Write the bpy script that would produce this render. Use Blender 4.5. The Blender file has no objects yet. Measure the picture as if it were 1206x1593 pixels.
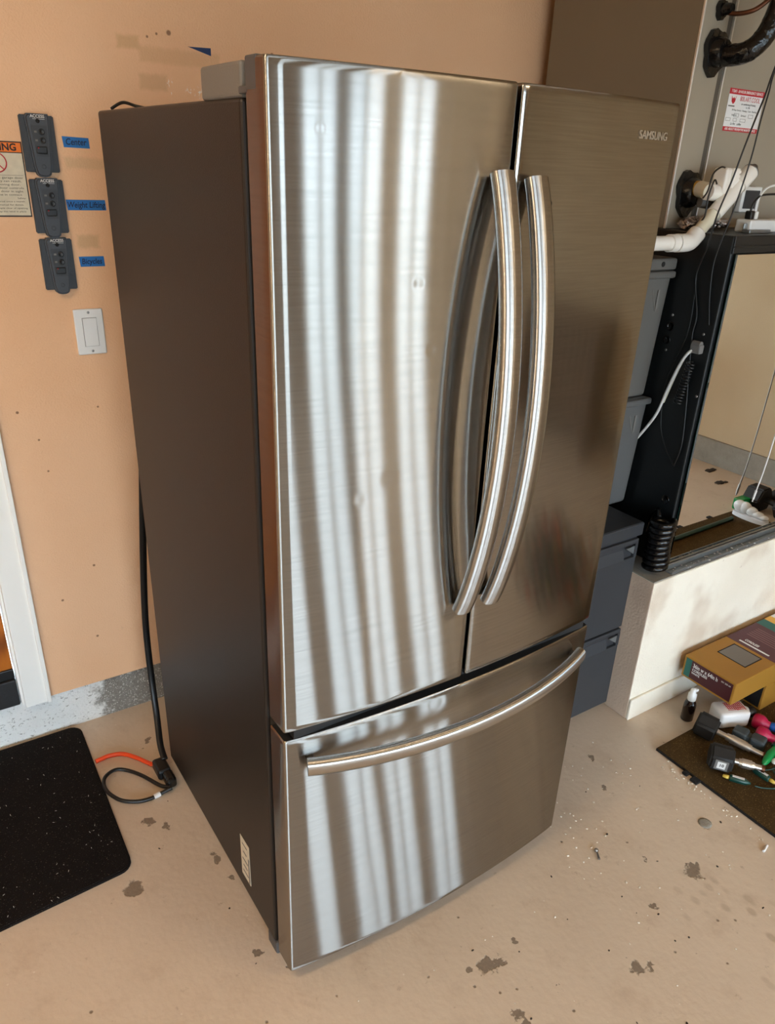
import bpy, bmesh, math, random
from mathutils import Vector, Matrix
random.seed(7)
PI = math.pi
scene = bpy.context.scene
COL = scene.collection

# ------------------------------------------------------------------ camera, sky, light
cam_d = bpy.data.cameras.new('camera'); cam = bpy.data.objects.new('camera', cam_d); COL.objects.link(cam)
scene.camera = cam
CY, CP, CR = 0.6070367, 0.4521714, -0.0451082           # yaw, pitch down, roll
fwd = Vector((math.sin(CY)*math.cos(CP), math.cos(CY)*math.cos(CP), -math.sin(CP)))
rgt = Vector((math.cos(CY), -math.sin(CY), 0)); dwn = fwd.cross(rgt)
r2 = math.cos(CR)*rgt + math.sin(CR)*dwn
d2 = -math.sin(CR)*rgt + math.cos(CR)*dwn
m = Matrix((r2, -d2, -fwd)).transposed().to_4x4(); m.translation = Vector((-0.4666, -0.9944, 1.6463))
cam.matrix_world = m
cam_d.sensor_fit = 'VERTICAL'; cam_d.sensor_height = 24.0; cam_d.sensor_width = 24.0
cam_d.lens = 1187.03 / 1593.0 * 24.0
cam_d.shift_x = -(613.775 - 603.0) / 1593.0
cam_d.shift_y = (831.27 - 796.5) / 1593.0
cam_d.clip_start = 0.02; cam_d.clip_end = 200

world = bpy.data.worlds.new('overcast_sky'); scene.world = world; world.use_nodes = True
wb = world.node_tree.nodes['Background']
wb.inputs[0].default_value = (0.68, 0.85, 1.0, 1); wb.inputs[1].default_value = 8.6

def area(name, loc, sx, sy, power, color, rot=(0, 0, 0), portal=False):
    l = bpy.data.lights.new(name, 'AREA'); l.shape = 'RECTANGLE'; l.size = sx; l.size_y = sy
    l.energy = power; l.color = color
    o = bpy.data.objects.new(name, l); o.location = loc; o.rotation_euler = rot; COL.objects.link(o)
    if portal: l.cycles.is_portal = True
    return o
OPEN = [(-2.85, 0.02), (0.60, 0.92), (1.20, 1.65), (1.77, 2.20), (2.42, 2.93), (3.08, 3.15)]                   # guessed openings in the unseen front wall, shaped to streak the steel
FY = -4.5
for i, (a, b) in enumerate(OPEN):
    area('daylight_portal', ((a+b)/2, FY+.01, 1.08), b-a, 2.14, 1, (1, 1, 1), (-PI/2, 0, 0), True)
vs = scene.view_settings
vs.view_transform = 'Standard'; vs.look = 'None'; vs.gamma = 1.0; vs.use_curve_mapping = False
vs.exposure = 0.62
scene.cycles.use_denoising = True
scene.cycles.max_bounces = 10; scene.cycles.diffuse_bounces = 6; scene.cycles.glossy_bounces = 6
scene.cycles.sample_clamp_indirect = 6.0; scene.cycles.caustics_reflective = False
FILL_LAMPS = [(1.7, -2.2), (-1.15, -.35)]                     # unseen ceiling fills, added to warm the back wall
FILL_POWER = 13.0

# ------------------------------------------------------------------ helpers
def lin(c):
    return tuple(((v/255)/12.92 if v/255 <= .04045 else (((v/255)+.055)/1.055)**2.4) for v in c)

class N:                                                # tiny node-tree builder
    def __init__(s, name):
        s.m = bpy.data.materials.new(name); s.m.use_nodes = True; s.t = s.m.node_tree
        s.b = s.t.nodes['Principled BSDF']; s._tc = None
    def n(s, typ, **kw):
        x = s.t.nodes.new(typ)
        for k, v in kw.items(): setattr(x, k, v)
        return x
    def l(s, a, b): s.t.links.new(a, b)
    def put(s, v, sock):
        if hasattr(v, 'is_linked') or hasattr(v, 'links'): s.l(v, sock)
        else:
            if isinstance(v, tuple) and len(v) == 3 and sock.type == 'RGBA': v = v + (1,)
            sock.default_value = v
    @property
    def obj(s):
        if s._tc is None: s._tc = s.n('ShaderNodeTexCoord')
        return s._tc.outputs['Object']
    @property
    def pos(s): return s.n('ShaderNodeNewGeometry').outputs['Position']
    def map(s, vec, scale=(1, 1, 1), loc=(0, 0, 0), rot=(0, 0, 0)):
        x = s.n('ShaderNodeMapping'); s.l(vec, x.inputs[0])
        x.inputs['Scale'].default_value = scale; x.inputs['Location'].default_value = loc; x.inputs['Rotation'].default_value = rot
        return x.outputs[0]
    def noise(s, vec, scale, detail=3, rough=.5, dist=0):
        x = s.n('ShaderNodeTexNoise'); s.l(vec, x.inputs['Vector'])
        x.inputs['Scale'].default_value = scale; x.inputs['Detail'].default_value = detail
        x.inputs['Roughness'].default_value = rough; x.inputs['Distortion'].default_value = dist
        return x.outputs['Fac']
    def voro(s, vec, scale, out='Distance'):
        x = s.n('ShaderNodeTexVoronoi'); s.l(vec, x.inputs['Vector']); x.inputs['Scale'].default_value = scale
        return x.outputs[out]
    def math(s, op, a, b=0.0, c=0.0, clamp=False):
        x = s.n('ShaderNodeMath', operation=op, use_clamp=clamp)
        s.put(a, x.inputs[0]); s.put(b, x.inputs[1]); s.put(c, x.inputs[2])
        return x.outputs[0]
    def ramp(s, f, lo, hi, a=0.0, b=1.0):               # smooth map lo..hi -> a..b
        x = s.n('ShaderNodeMapRange', interpolation_type='SMOOTHSTEP'); s.put(f, x.inputs[0])
        for i, v in enumerate((lo, hi, a, b)): x.inputs[i+1].default_value = v
        return x.outputs[0]
    def mix(s, f, a, b):
        x = s.n('ShaderNodeMix', data_type='RGBA'); s.put(f, x.inputs[0]); s.put(a, x.inputs[6]); s.put(b, x.inputs[7])
        return x.outputs[2]
    def xyz(s, vec):
        x = s.n('ShaderNodeSeparateXYZ'); s.l(vec, x.inputs[0]); return x.outputs
    def dist(s, vec, p):
        x = s.n('ShaderNodeVectorMath', operation='DISTANCE'); s.l(vec, x.inputs[0]); x.inputs[1].default_value = p
        return x.outputs['Value']
    def bump(s, h, strength=1.0, distance=1.0, normal=None):
        x = s.n('ShaderNodeBump'); s.l(h, x.inputs['Height'])
        x.inputs['Strength'].default_value = strength; x.inputs['Distance'].default_value = distance
        if normal is not None: s.l(normal, x.inputs['Normal'])
        return x.outputs[0]
    def set(s, **kw):
        nm = dict(col='Base Color', rough='Roughness', metal='Metallic', nor='Normal', aniso='Anisotropic',
                  tan='Tangent', trans='Transmission Weight', ior='IOR', spec='Specular IOR Level', coat='Coat Weight',
                  emit='Emission Color', es='Emission Strength', crough='Coat Roughness', sheen='Sheen Weight')
        for k, v in kw.items(): s.put(v, s.b.inputs[nm[k]])
        return s.m

def mat(name, c, rough=.5, metal=0.0, var=.08, vscale=12, bump=0.0, bscale=200, **kw):
    n = N(name); c = lin(c)
    f = n.noise(n.obj, vscale, 4)
    d = tuple(max(0, v*(1-var)) for v in c); e = tuple(min(1, v*(1+var)) for v in c)
    n.set(col=n.mix(f, d, e), rough=rough, metal=metal, **kw)
    if bump: n.set(nor=n.bump(n.noise(n.obj, bscale, 3), 1.0, bump))
    return n.m

class MB:
    def __init__(s): s.bm = bmesh.new()
    def _merge(s, b, mi=0, smooth=None):
        for f in b.faces:
            f.material_index = mi
            if smooth is not None: f.smooth = smooth
        me = bpy.data.meshes.new('t'); b.to_mesh(me); b.free(); s.bm.from_mesh(me); bpy.data.meshes.remove(me); return s
    def box(s, x0, x1, y0, y1, z0, z1, bev=0.0, seg=2, mi=0, M=None, taper=None):
        b = bmesh.new(); bmesh.ops.create_cube(b, size=1)
        for v in b.verts:
            v.co = Vector(((x0+x1)/2 + v.co.x*(x1-x0), (y0+y1)/2 + v.co.y*(y1-y0), (z0+z1)/2 + v.co.z*(z1-z0)))
        if taper:
            cx, cy = (x0+x1)/2, (y0+y1)/2
            for v in b.verts:
                if v.co.z < (z0+z1)/2: v.co.x = cx+(v.co.x-cx)*taper; v.co.y = cy+(v.co.y-cy)*taper
        if bev: bmesh.ops.bevel(b, geom=list(b.edges), offset=bev, segments=seg, affect='EDGES', profile=.5)
        if M is not None: b.transform(M)
        return s._merge(b, mi, False)
    def cyl(s, p0, p1, r0, r1=None, seg=20, mi=0, cap=True, smooth=True):
        p0, p1 = Vector(p0), Vector(p1); r1 = r0 if r1 is None else r1
        b = bmesh.new(); ax = (p1-p0); L = ax.length
        bmesh.ops.create_cone(b, cap_ends=cap, segments=seg, radius1=r0, radius2=r1, depth=L)
        b.transform(Matrix.Translation((p0+p1)/2) @ ax.to_track_quat('Z', 'Y').to_matrix().to_4x4())
        for fc in b.faces:
            if len(fc.verts) == 4: fc.smooth = smooth
            else:
                for e in fc.edges: e.smooth = False
        return s._merge(b, mi)
    def sphere(s, c, r, seg=16, mi=0, sc=(1, 1, 1), M=None):
        b = bmesh.new(); bmesh.ops.create_uvsphere(b, u_segments=seg, v_segments=max(6, seg*2//3), radius=r)
        b.transform((M or Matrix.Translation(c)) @ Matrix.Diagonal((*sc, 1)))
        return s._merge(b, mi, True)
    def lathe(s, prof, c=(0, 0, 0), axis=(0, 0, 1), seg=24, mi=0):
        b = bmesh.new(); rings = []
        Q = Matrix.Translation(c) @ Vector(axis).to_track_quat('Z', 'Y').to_matrix().to_4x4()
        for r, z in prof:
            rings.append([b.verts.new(Q @ Vector((r*math.cos(2*PI*k/seg), r*math.sin(2*PI*k/seg), z))) for k in range(seg)])
        for a, c2 in zip(rings, rings[1:]):
            for k in range(seg): b.faces.new((a[k], a[(k+1) % seg], c2[(k+1) % seg], c2[k]))
        b.faces.new(rings[0][::-1]); b.faces.new(rings[-1])
        for f in b.faces: f.smooth = True
        return s._merge(b, mi)
    def tube(s, pts, r, seg=10, sub=8, mi=0, smoothpath=True, closed=False, rfun=None, ell=None):
        P = [Vector(p) for p in pts]
        if smoothpath and len(P) > 2:
            Q = []; n = len(P)
            for i in range(n if closed else n-1):
                g = (lambda k: P[k % n]) if closed else (lambda k: P[max(0, min(n-1, k))])
                a, b_, c, d = g(i-1), g(i), g(i+1), g(i+2)
                for t in [k/sub for k in range(sub)]:
                    Q.append(.5*((2*b_)+(c-a)*t+(2*a-5*b_+4*c-d)*t*t+(3*b_-a-3*c+d)*t**3))
            if not closed: Q.append(P[-1])
            P = Q
        b = bmesh.new(); rings = []; up = None; n = len(P)
        for i, p in enumerate(P):
            if closed: t = (P[(i+1) % n]-P[i-1])
            else: t = P[min(n-1, i+1)]-P[max(0, i-1)]
            t.normalize()
            if up is None:
                up = Vector((0, 0, 1)) if abs(t.z) < .9 else Vector((1, 0, 0))
            up = (up - t*up.dot(t)); 
            if up.length < 1e-6: up = t.orthogonal()
            up.normalize(); sd = t.cross(up)
            rr = rfun(i/(n-1)) if rfun else r
            e = ell or (1, 1)
            rings.append([b.verts.new(p + (up*math.cos(2*PI*k/seg)*e[0] + sd*math.sin(2*PI*k/seg)*e[1])*rr) for k in range(seg)])
        pr = list(zip(rings, rings[1:])) + ([(rings[-1], rings[0])] if closed else [])
        for a, c in pr:
            for k in range(seg):
                f = b.faces.new((a[k], a[(k+1) % seg], c[(k+1) % seg], c[k])); f.smooth = True
        if not closed:
            b.faces.new(rings[0][::-1]); b.faces.new(rings[-1])
        bmesh.ops.recalc_face_normals(b, faces=list(b.faces))
        return s._merge(b, mi)
    def prism(s, poly, M, depth, mi=0, smooth=False):   # poly in local xy, extruded along local z
        b = bmesh.new()
        a = [b.verts.new(M @ Vector((x, y, 0))) for x, y in poly]; c = [b.verts.new(M @ Vector((x, y, depth))) for x, y in poly]
        n = len(poly); b.faces.new(a[::-1]); b.faces.new(c)
        for k in range(n): 
            f = b.faces.new((a[k], a[(k+1) % n], c[(k+1) % n], c[k])); f.smooth = smooth
        bmesh.ops.recalc_face_normals(b, faces=list(b.faces))
        return s._merge(b, mi)
    def build(s, name, mats, parent=None, autosmooth=None):
        me = bpy.data.meshes.new(name); off = wloc(parent)
        if parent is not None: s.bm.transform(Matrix.Translation(-off))
        if autosmooth:
            bmesh.ops.recalc_face_normals(s.bm, faces=list(s.bm.faces))
            for f in s.bm.faces: f.smooth = True
            for e in s.bm.edges:
                if len(e.link_faces) == 2 and e.calc_face_angle(0) > math.radians(autosmooth): e.smooth = False
        s.bm.to_mesh(me); s.bm.free()
        for m_ in (mats if isinstance(mats, (list, tuple)) else [mats]): me.materials.append(m_)
        o = bpy.data.objects.new(name, me); COL.objects.link(o)
        if parent is not None: o.parent = parent
        return o

def wloc(o):
    v = Vector((0, 0, 0))
    while o is not None: v += o.location; o = o.parent
    return v
def tag(o, label, cat, group=None, kind=None):
    o['label'] = label; o['category'] = cat
    if group: o['group'] = group
    if kind: o['kind'] = kind
    return o
def struct(o): o['kind'] = 'structure'; return o
def thing(name, loc, label, cat, group=None):
    o = bpy.data.objects.new(name, None); o.location = loc; o.empty_display_size = .05; COL.objects.link(o)
    return tag(o, label, cat, group)
def dup(o, loc, label=None):
    def rec(x, par):
        c = x.copy(); COL.objects.link(c)
        if par is not None: c.parent = par
        for ch in list(x.children): rec(ch, c)
        return c
    r = rec(o, None); r.location = loc
    if label: r['label'] = label
    return r
def axes(o, right, up):
    r = Vector(right).normalized(); u = Vector(up).normalized(); n = r.cross(u)
    M = Matrix((r, u, n)).transposed().to_4x4(); M.translation = Vector(o); return M
def text(name, body, size, M, m_, parent=None, ext=.0004, align='CENTER', bold=0.0, shear=0.0, sx=1.0):
    cu = bpy.data.curves.new('txt', 'FONT'); cu.body = body; cu.size = size; cu.extrude = ext
    cu.align_x = align; cu.align_y = 'CENTER'; cu.offset = bold; cu.shear = shear; cu.resolution_u = 3
    t = bpy.data.objects.new('txt', cu); COL.objects.link(t)
    bpy.context.view_layer.update()
    me = bpy.data.meshes.new_from_object(t.evaluated_get(bpy.context.evaluated_depsgraph_get()))
    bpy.data.objects.remove(t); bpy.data.curves.remove(cu)
    me.transform(Matrix.Diagonal((sx, 1, 1, 1))); me.transform(M)
    me.transform(Matrix.Translation(-wloc(parent)))
    me.materials.clear(); me.materials.append(m_)
    me.name = name; o = bpy.data.objects.new(name, me); COL.objects.link(o)
    if parent is not None: o.parent = parent
    return o

# ------------------------------------------------------------------ materials
def floor_material():
    n = N('painted_concrete'); p = n.pos
    base = n.mix(n.ramp(n.noise(p, 1.3, 4), .3, .7), lin((202, 184, 164)), lin((213, 196, 176)))
    base = n.mix(n.ramp(n.noise(p, 9, 6, .65), .5, .8, 0, .55), base, lin((184, 162, 140)))
    base = n.mix(n.ramp(n.noise(n.map(p, (1, 1, 1), (4, 2, 0)), 28, 5, .7), .62, .74, 0, .5), base, lin((152, 130, 109)))
    # dirty tyre prints towards the front right
    tx = n.xyz(n.map(p, (1, 1, 1), (0, 0, 0), (0, 0, math.radians(-8))))
    tread = n.math('MULTIPLY', n.ramp(n.math('ABSOLUTE', n.math('SUBTRACT', tx[0], .93)), .05, .16, 1, 0),
                   n.ramp(n.voro(n.map(p, (1, .7, 1)), 30), .18, .40, 1, 0))
    tread = n.math('MULTIPLY', tread, n.ramp(tx[1], -.62, -.28, 1, 0))
    base = n.mix(n.math('MULTIPLY', tread, .45), base, lin((150, 128, 104)))
    # chips where the paint is gone
    wob = n.math('MULTIPLY', n.math('SUBTRACT', n.noise(p, 45, 4, .6), .5), .06)
    chips = None
    for x, y, r in ((-.219, .43, .030), (.399, -.199, .026), (.430, -.203, .018), (.383, -.32, .016), (.388, -.345, .010), (1.033, -.288, .028), (1.05, -.27, .016),
                    (.69, -.386, .020), (.72, -.40, .012), (-.084, .578, .012), (-.01, .41, .015), (1.122, .16, .011), (.493, -.186, .008), (.355, -.185, .009),
                    (.14, .717, .010), (-.02, .94, .014), (-.03, .11, .010), (.02, .04, .009), (1.203, -.198, .020), (.86, -.30, .012), (.96, -.19, .010),
                    (-.12, .62, .020), (-.10, .50, .008), (.03, .30, .009), (.0, .335, .007), (.31, -.31, .008), (.50, -.33, .009), (1.06, .05, .010)):
        d = n.math('ADD', n.dist(p, (x, y, 0)), wob)
        c = n.ramp(d, r*.55, r*.88, 1, 0)
        chips = c if chips is None else n.math('MAXIMUM', chips, c)
    grey = n.mix(n.noise(p, 160, 3), lin((62, 50, 40)), lin((122, 106, 90)))
    base = n.mix(n.math('MULTIPLY', chips, .75), base, grey)
    # small dark specks and pale scuffs
    v = n.n('ShaderNodeTexVoronoi'); n.l(p, v.inputs['Vector']); v.inputs['Scale'].default_value = 26
    pick = n.math('GREATER_THAN', n.xyz(v.outputs['Color'])[0], .80)
    sp = n.math('MULTIPLY', n.ramp(n.math('ADD', v.outputs['Distance'], n.math('MULTIPLY', n.noise(p, 120, 2), .1)), .09, .17, 1, 0), pick)
    base = n.mix(n.math('MULTIPLY', sp, .75), base, lin((88, 72, 58)))
    v2 = n.n('ShaderNodeTexVoronoi'); n.l(n.map(p, (1, 1, 1), (.3, .7, 0)), v2.inputs['Vector']); v2.inputs['Scale'].default_value = 34
    pk2 = n.math('GREATER_THAN', n.xyz(v2.outputs['Color'])[1], .90)
    sp2 = n.math('MULTIPLY', n.ramp(v2.outputs['Distance'], .04, .11, 1, 0), pk2)
    base = n.mix(n.math('MULTIPLY', sp2, .8), base, lin((225, 214, 200)))
    h = n.math('ADD', n.math('MULTIPLY', n.noise(p, 60, 4), .0010), n.math('MULTIPLY', n.math('ADD', chips, sp), -.0012))
    n.set(col=base, rough=n.ramp(n.noise(p, 7, 4), .3, .7, .42, .62), spec=.35, nor=n.bump(h, 1.0, 1.0))
    return n.m
def wall_material(name, c1, c2, marks=False):
    n = N(name); p = n.pos
    base = n.mix(n.ramp(n.noise(p, 1.6, 3), .3, .7), lin(c1), lin(c2))
    if marks:
        x, y, z = n.xyz(p)
        def rect(x0, x1, z0, z1, soft=.006):
            w = n.math('MULTIPLY', n.math('SUBTRACT', n.noise(p, 70, 3), .5), .012)
            a = n.math('SUBTRACT', n.math('ABSOLUTE', n.math('SUBTRACT', x, (x0+x1)/2)), (x1-x0)/2)
            b = n.math('SUBTRACT', n.math('ABSOLUTE', n.math('SUBTRACT', z, (z0+z1)/2)), (z1-z0)/2)
            return n.ramp(n.math('ADD', n.math('MAXIMUM', a, b), w), -soft, soft, 1, 0)
        for a in ((.195, .262, 1.783, 1.815, .35, (176, 140, 102)), (.20, .40, 1.84, 1.872, .28, (180, 142, 100)),
                  (.0, .09, 1.604, 1.628, .5, (196, 164, 128)), (.005, .055, 1.425, 1.455, .5, (182, 150, 112)), (.15, .20, 1.865, 1.89, .4, (178, 142, 96))):
            base = n.mix(n.math('MULTIPLY', rect(*a[:4]), a[4]), base, lin(a[5]))
        fl = n.math('MULTIPLY', n.ramp(n.noise(n.map(p, (1, 1, .6)), 130, 3), .56, .62), n.math('MAXIMUM', rect(.262, .275, 1.775, 1.81), rect(.31, .36, 1.775, 1.795)))
        base = n.mix(fl, base, lin((236, 226, 214)))
        for (a, b, r) in ((.275, 1.905, .006), (.245, 1.90, .003), (.222, 1.892, .003), (-.2, 1.03, .004), (-.15, .86, .003), (-.07, .55, .004), (-.17, .46, .004), (-.09, .31, .004), (-.16, .95, .003), (.0, 1.02, .003), (.545, 1.885, .005)):
            base = n.mix(n.math('MULTIPLY', n.ramp(n.dist(p, (a, 1.115, b)), r*.6, r*1.2, 1, 0), .8), base, lin((110, 74, 54)))
        scuff = n.math('MULTIPLY', n.ramp(n.noise(n.map(p, (1, 1, .5), (0, 0, 0), (0, .5, 0)), 55, 5, .75), .66, .72), n.ramp(z, .5, .2, 0, .45))
        base = n.mix(scuff, base, lin((150, 110, 92)))
    n.set(col=base, rough=.75, spec=.25, nor=n.bump(n.noise(p, 190, 4, .6), 1.0, .0012))
    return n.m
def stem_material():
    n = N('concrete_stem'); p = n.pos; x = n.xyz(p)[0]
    g = n.mix(n.noise(p, 90, 5, .8), lin((84, 80, 74)), lin((166, 160, 150)))
    g = n.mix(n.ramp(n.noise(p, 240, 2), .60, .66), g, lin((205, 200, 192)))
    w = n.mix(n.noise(p, 8, 3), lin((232, 232, 228)), lin((244, 243, 240)))
    f = n.ramp(n.math('ADD', x, n.math('MULTIPLY', n.math('SUBTRACT', n.noise(p, 26, 5, .7), .5), .16)), -.125, -.085, 1, 0)
    crack = n.ramp(n.noise(n.map(p, (1, 1, 1.4)), 70, 5, .8, .6), .58, .63, 1, 0)
    f2 = n.math('MULTIPLY', f, n.math('MAXIMUM', crack, .1))
    n.set(col=n.mix(f2, g, w), rough=.85, nor=n.bump(n.noise(p, 120, 5, .7), 1.0, .006))
    return n.m
def plain_concrete():
    n = N('bare_concrete'); p = n.pos
    g = n.mix(n.noise(p, 12, 6, .7), lin((120, 116, 108)), lin((172, 166, 154)))
    n.set(col=g, rough=.85, nor=n.bump(n.noise(p, 110, 5, .7), 1.0, .003)); return n.m
def plaster(name, a, b, dirt):
    n = N(name); p = n.pos; z = n.xyz(p)[2]
    g = n.mix(n.ramp(n.noise(p, 3.2, 3), .3, .7), lin(a), lin(b))
    g = n.mix(n.ramp(n.noise(n.map(p, (1, 1, 1), (2, 0, 1)), 4.5, 3, .5), .52, .72, 0, .55), g, lin(dirt))
    g = n.mix(n.ramp(n.noise(p, 38, 5, .75), .66, .71, 0, .5), g, lin((160, 140, 120)))
    n.set(col=g, rough=.8, nor=n.bump(n.noise(p, 130, 4), 1.0, .002)); return n.m
def steel_material(name, base, wavy=0.0, dents=(), sharp=.18, film=.05):
    # brushed sheet: a lobe spread wide across the grain (vertically) plus a tighter one from the clear surface film
    n = N(name); p = n.obj
    grain = n.noise(n.map(p, (10, 10, 420)), 1.0, 1.5, .5)
    col = n.mix(grain, tuple(v*.84 for v in base), tuple(min(1, v*1.16) for v in base))
    tg = n.n('ShaderNodeTangent', direction_type='UV_MAP', uv_map='UVMap')
    w1 = n.math('MULTIPLY', n.noise(n.map(p, (8, 0, .8)), 1.0, .6, .4), .0016*wavy)
    w2 = n.math('MULTIPLY', n.noise(n.map(p, (34, 0, 3), (3, 0, 5)), 1.0, 1, .5), .000015*wavy)
    h = n.math('ADD', w1, w2)
    for (x, z, r, d) in dents:
        h = n.math('ADD', h, n.ramp(n.dist(n.map(p, (1, 0, 1)), (x-.39635, 0, z)), 0.0, r, -d, 0))
    nor = n.bump(h, 1.0, 1.0)
    outs = []
    for ax, ay in ((.52, .005), (film, .005)):
        g = n.n('ShaderNodeBsdfAnisotropic', distribution='BECKMANN' if ax > .2 else 'GGX')
        al = math.sqrt(ax*ay); n.put(col, g.inputs['Color']); g.inputs['Roughness'].default_value = math.sqrt(al)
        g.inputs['Anisotropy'].default_value = -(1-al/ax); n.l(tg.outputs[0], g.inputs['Tangent']); n.l(nor, g.inputs['Normal'])
        outs.append(g.outputs[0])
    mx = n.n('ShaderNodeMixShader'); mx.inputs[0].default_value = sharp; n.l(outs[0], mx.inputs[1]); n.l(outs[1], mx.inputs[2])
    n.l(mx.outputs[0], n.t.nodes['Material Output'].inputs['Surface'])
    n.t.nodes.remove(n.b)
    return n.m
def speckled_rubber(name, c1, c2, c3, scale=260, thr=.62, bumpd=.004):
    n = N(name); p = n.obj
    g = n.mix(n.noise(p, 14, 4), lin(c1), lin(c2))
    g = n.mix(n.ramp(n.noise(p, scale, 2), thr, thr+.06), g, lin(c3))
    n.set(col=g, rough=.95, spec=.12, nor=n.bump(n.noise(p, scale*1.1, 3), 1.0, bumpd)); return n.m
def wood(name, a, b):
    n = N(name); p = n.obj
    w = n.n('ShaderNodeTexWave', wave_type='RINGS', rings_direction='X')
    n.l(n.map(p, (4, 4, .9)), w.inputs['Vector']); w.inputs['Scale'].default_value = 5; w.inputs['Distortion'].default_value = 3.5; w.inputs['Detail'].default_value = 3
    n.set(col=n.mix(w.outputs['Fac'], lin(a), lin(b)), rough=.35); return n.m
def tinted(name, c, alpha_col=None, rough=.08):
    n = N(name); n.set(col=lin(c), trans=1.0, rough=rough, ior=1.45); return n.m

MT = {}
MT['floor'] = floor_material()
MT['peach'] = wall_material('peach_paint', (226, 178, 138), (230, 186, 149), True)
MT['cream'] = wall_material('cream_paint', (198, 176, 144), (206, 186, 154))
MT['ceil'] = wall_material('ceiling_paint', (184, 160, 132), (192, 168, 140))
MT['umber'] = mat('grey_brown_wall', (104, 98, 92), .8, var=.05)
MT['stem'] = stem_material(); MT['conc'] = plain_concrete()
MT['plaster'] = plaster('cream_plaster', (236, 226, 208), (244, 236, 220), (196, 172, 146))
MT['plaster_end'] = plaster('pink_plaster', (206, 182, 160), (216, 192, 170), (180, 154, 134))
MT['white_trim'] = mat('white_gloss_paint', (238, 238, 234), .35, var=.03)
MT['oak'] = wood('oak_stain', (122, 62, 14), (176, 100, 30))
MT['black_wood'] = mat('black_threshold', (26, 25, 26), .6, var=.4, vscale=30, bump=.003, bscale=60)
STEEL = (.36, .347, .325)
MT['steel'] = steel_material('brushed_steel_door', STEEL, .42, ((.232, 1.485, .013, .00014), (.264, 1.383, .013, .00009), (.194, 1.176, .022, .00008), (.072, 1.683, .009, .00008), (.141, 1.147, .016, .00006), (.33, .662, .024, .0002), (.146, .11, .03, .00008)))
MT['steel_r'] = steel_material('brushed_steel_right_door', STEEL, .08, (), .68, .022)
MT['steel_tube'] = steel_material('brushed_steel_handle', (.50, .495, .485), 0.0, (), .12, .08)
MT['cab'] = mat('dark_grey_steel', (46, 40, 36), .45, .35, var=.05, vscale=5, bump=.0004, bscale=500)
MT['black'] = mat('black_plastic', (20, 20, 21), .4)
MT['gasket'] = mat('dark_gasket', (26, 27, 28), .6)
MT['greyp'] = mat('grey_plastic', (112, 110, 108), .5, var=.05, bump=.0004, bscale=600)
MT['dgreyp'] = mat('dark_grey_plastic', (74, 75, 78), .45)
MT['logo'] = mat('logo_silver', (186, 174, 156), .4, .5)
MT['ctl'] = mat('charcoal_plastic', (46, 48, 52), .5, bump=.0004, bscale=900)
MT['ctl2'] = mat('charcoal_plastic_body', (54, 56, 61), .42, bump=.0003, bscale=900)
MT['whitep'] = mat('white_plastic', (222, 222, 220), .35, var=.03)
MT['white_print'] = mat('white_print', (225, 225, 225), .6, var=.02)
MT['black_print'] = mat('black_print', (24, 22, 24), .7, var=.02)
MT['grey_print'] = mat('grey_print', (110, 108, 104), .7, var=.02)
MT['red_print'] = mat('red_print', (186, 30, 44), .6, var=.04)
MT['tape'] = mat('blue_tape', (30, 104, 172), .7, var=.08, vscale=60, bump=.0006, bscale=300)
MT['navy'] = mat('navy_tape', (24, 50, 92), .7)
MT['pen'] = mat('navy_marker', (10, 14, 46), .7)
MT['orange_print'] = mat('orange_print', (226, 116, 24), .6)
MT['paper'] = mat('worn_paper', (208, 198, 176), .8, var=.18, vscale=60)
MT['screw'] = mat('zinc_screw', (150, 148, 146), .35, .9)
MT['doormat'] = speckled_rubber('black_doormat', (20, 17, 16), (32, 27, 25), (92, 84, 76), 300, .66)
MT['mat'] = speckled_rubber('brown_rubber', (62, 46, 24), (86, 66, 38), (130, 104, 62), 300, .62)
MT['mat_edge'] = mat('black_rubber', (18, 17, 17), .9, bump=.004, bscale=120)
MT['cord'] = mat('black_cord', (14, 14, 15), .42)
MT['orange'] = mat('orange_cord', (232, 74, 26), .45)
MT['taupe'] = mat('taupe_metal', (128, 116, 96), .55, .15, var=.05, vscale=3)
MT['tan_metal'] = mat('tan_grey_metal', (158, 148, 132), .5, .15, var=.10, vscale=4)
MT['edge_metal'] = mat('bright_metal_edge', (214, 208, 198), .35, .6)
MT['blackbox'] = mat('black_enamel', (13, 16, 18), .45, var=.2, vscale=5)
MT['hole'] = mat('dark_hole', (4, 4, 5), .8)
MT['rubber'] = mat('black_glossy_rubber', (12, 12, 13), .25, bump=.0035, bscale=45)
MT['wrap'] = mat('black_tape_wrap', (12, 12, 13), .22, bump=.006, bscale=38)
MT['copper'] = mat('aged_copper', (96, 58, 38), .4, .7)
MT['pvc'] = mat('white_pvc', (228, 224, 216), .35, var=.04)
MT['pvc_old'] = mat('yellowed_pvc', (218, 212, 190), .4, var=.06)
MT['yellow_tape'] = mat('yellow_thread_tape', (196, 150, 40), .5)
MT['foil'] = mat('crumpled_foil', (196, 184, 176), .28, 1.0, bump=.02, bscale=60)
MT['galv'] = mat('galvanised_steel', (158, 166, 170), .38, .85, var=.2, vscale=25)
n_ = N('mirror_silver'); n_.set(col=(.86, .86, .85), metal=1.0, rough=.0); MT['mirror'] = n_.m
MT['bluecab'] = mat('slate_blue_steel', (58, 60, 64), .45, .2, var=.06)
MT['bluecab_top'] = mat('dark_steel_top', (44, 46, 50), .5, .2, var=.25, vscale=30)
MT['bin'] = mat('grey_bin_plastic', (92, 90, 86), .5, var=.04)
MT['bin2'] = mat('grey_bin_plastic_lower', (88, 88, 87), .5, var=.04)
MT['box'] = mat('ochre_cardboard', (160, 114, 36), .65, var=.06)
MT['maroon'] = mat('maroon_print', (66, 16, 26), .5); MT['plum'] = mat('plum_print', (84, 40, 48), .55)
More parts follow.
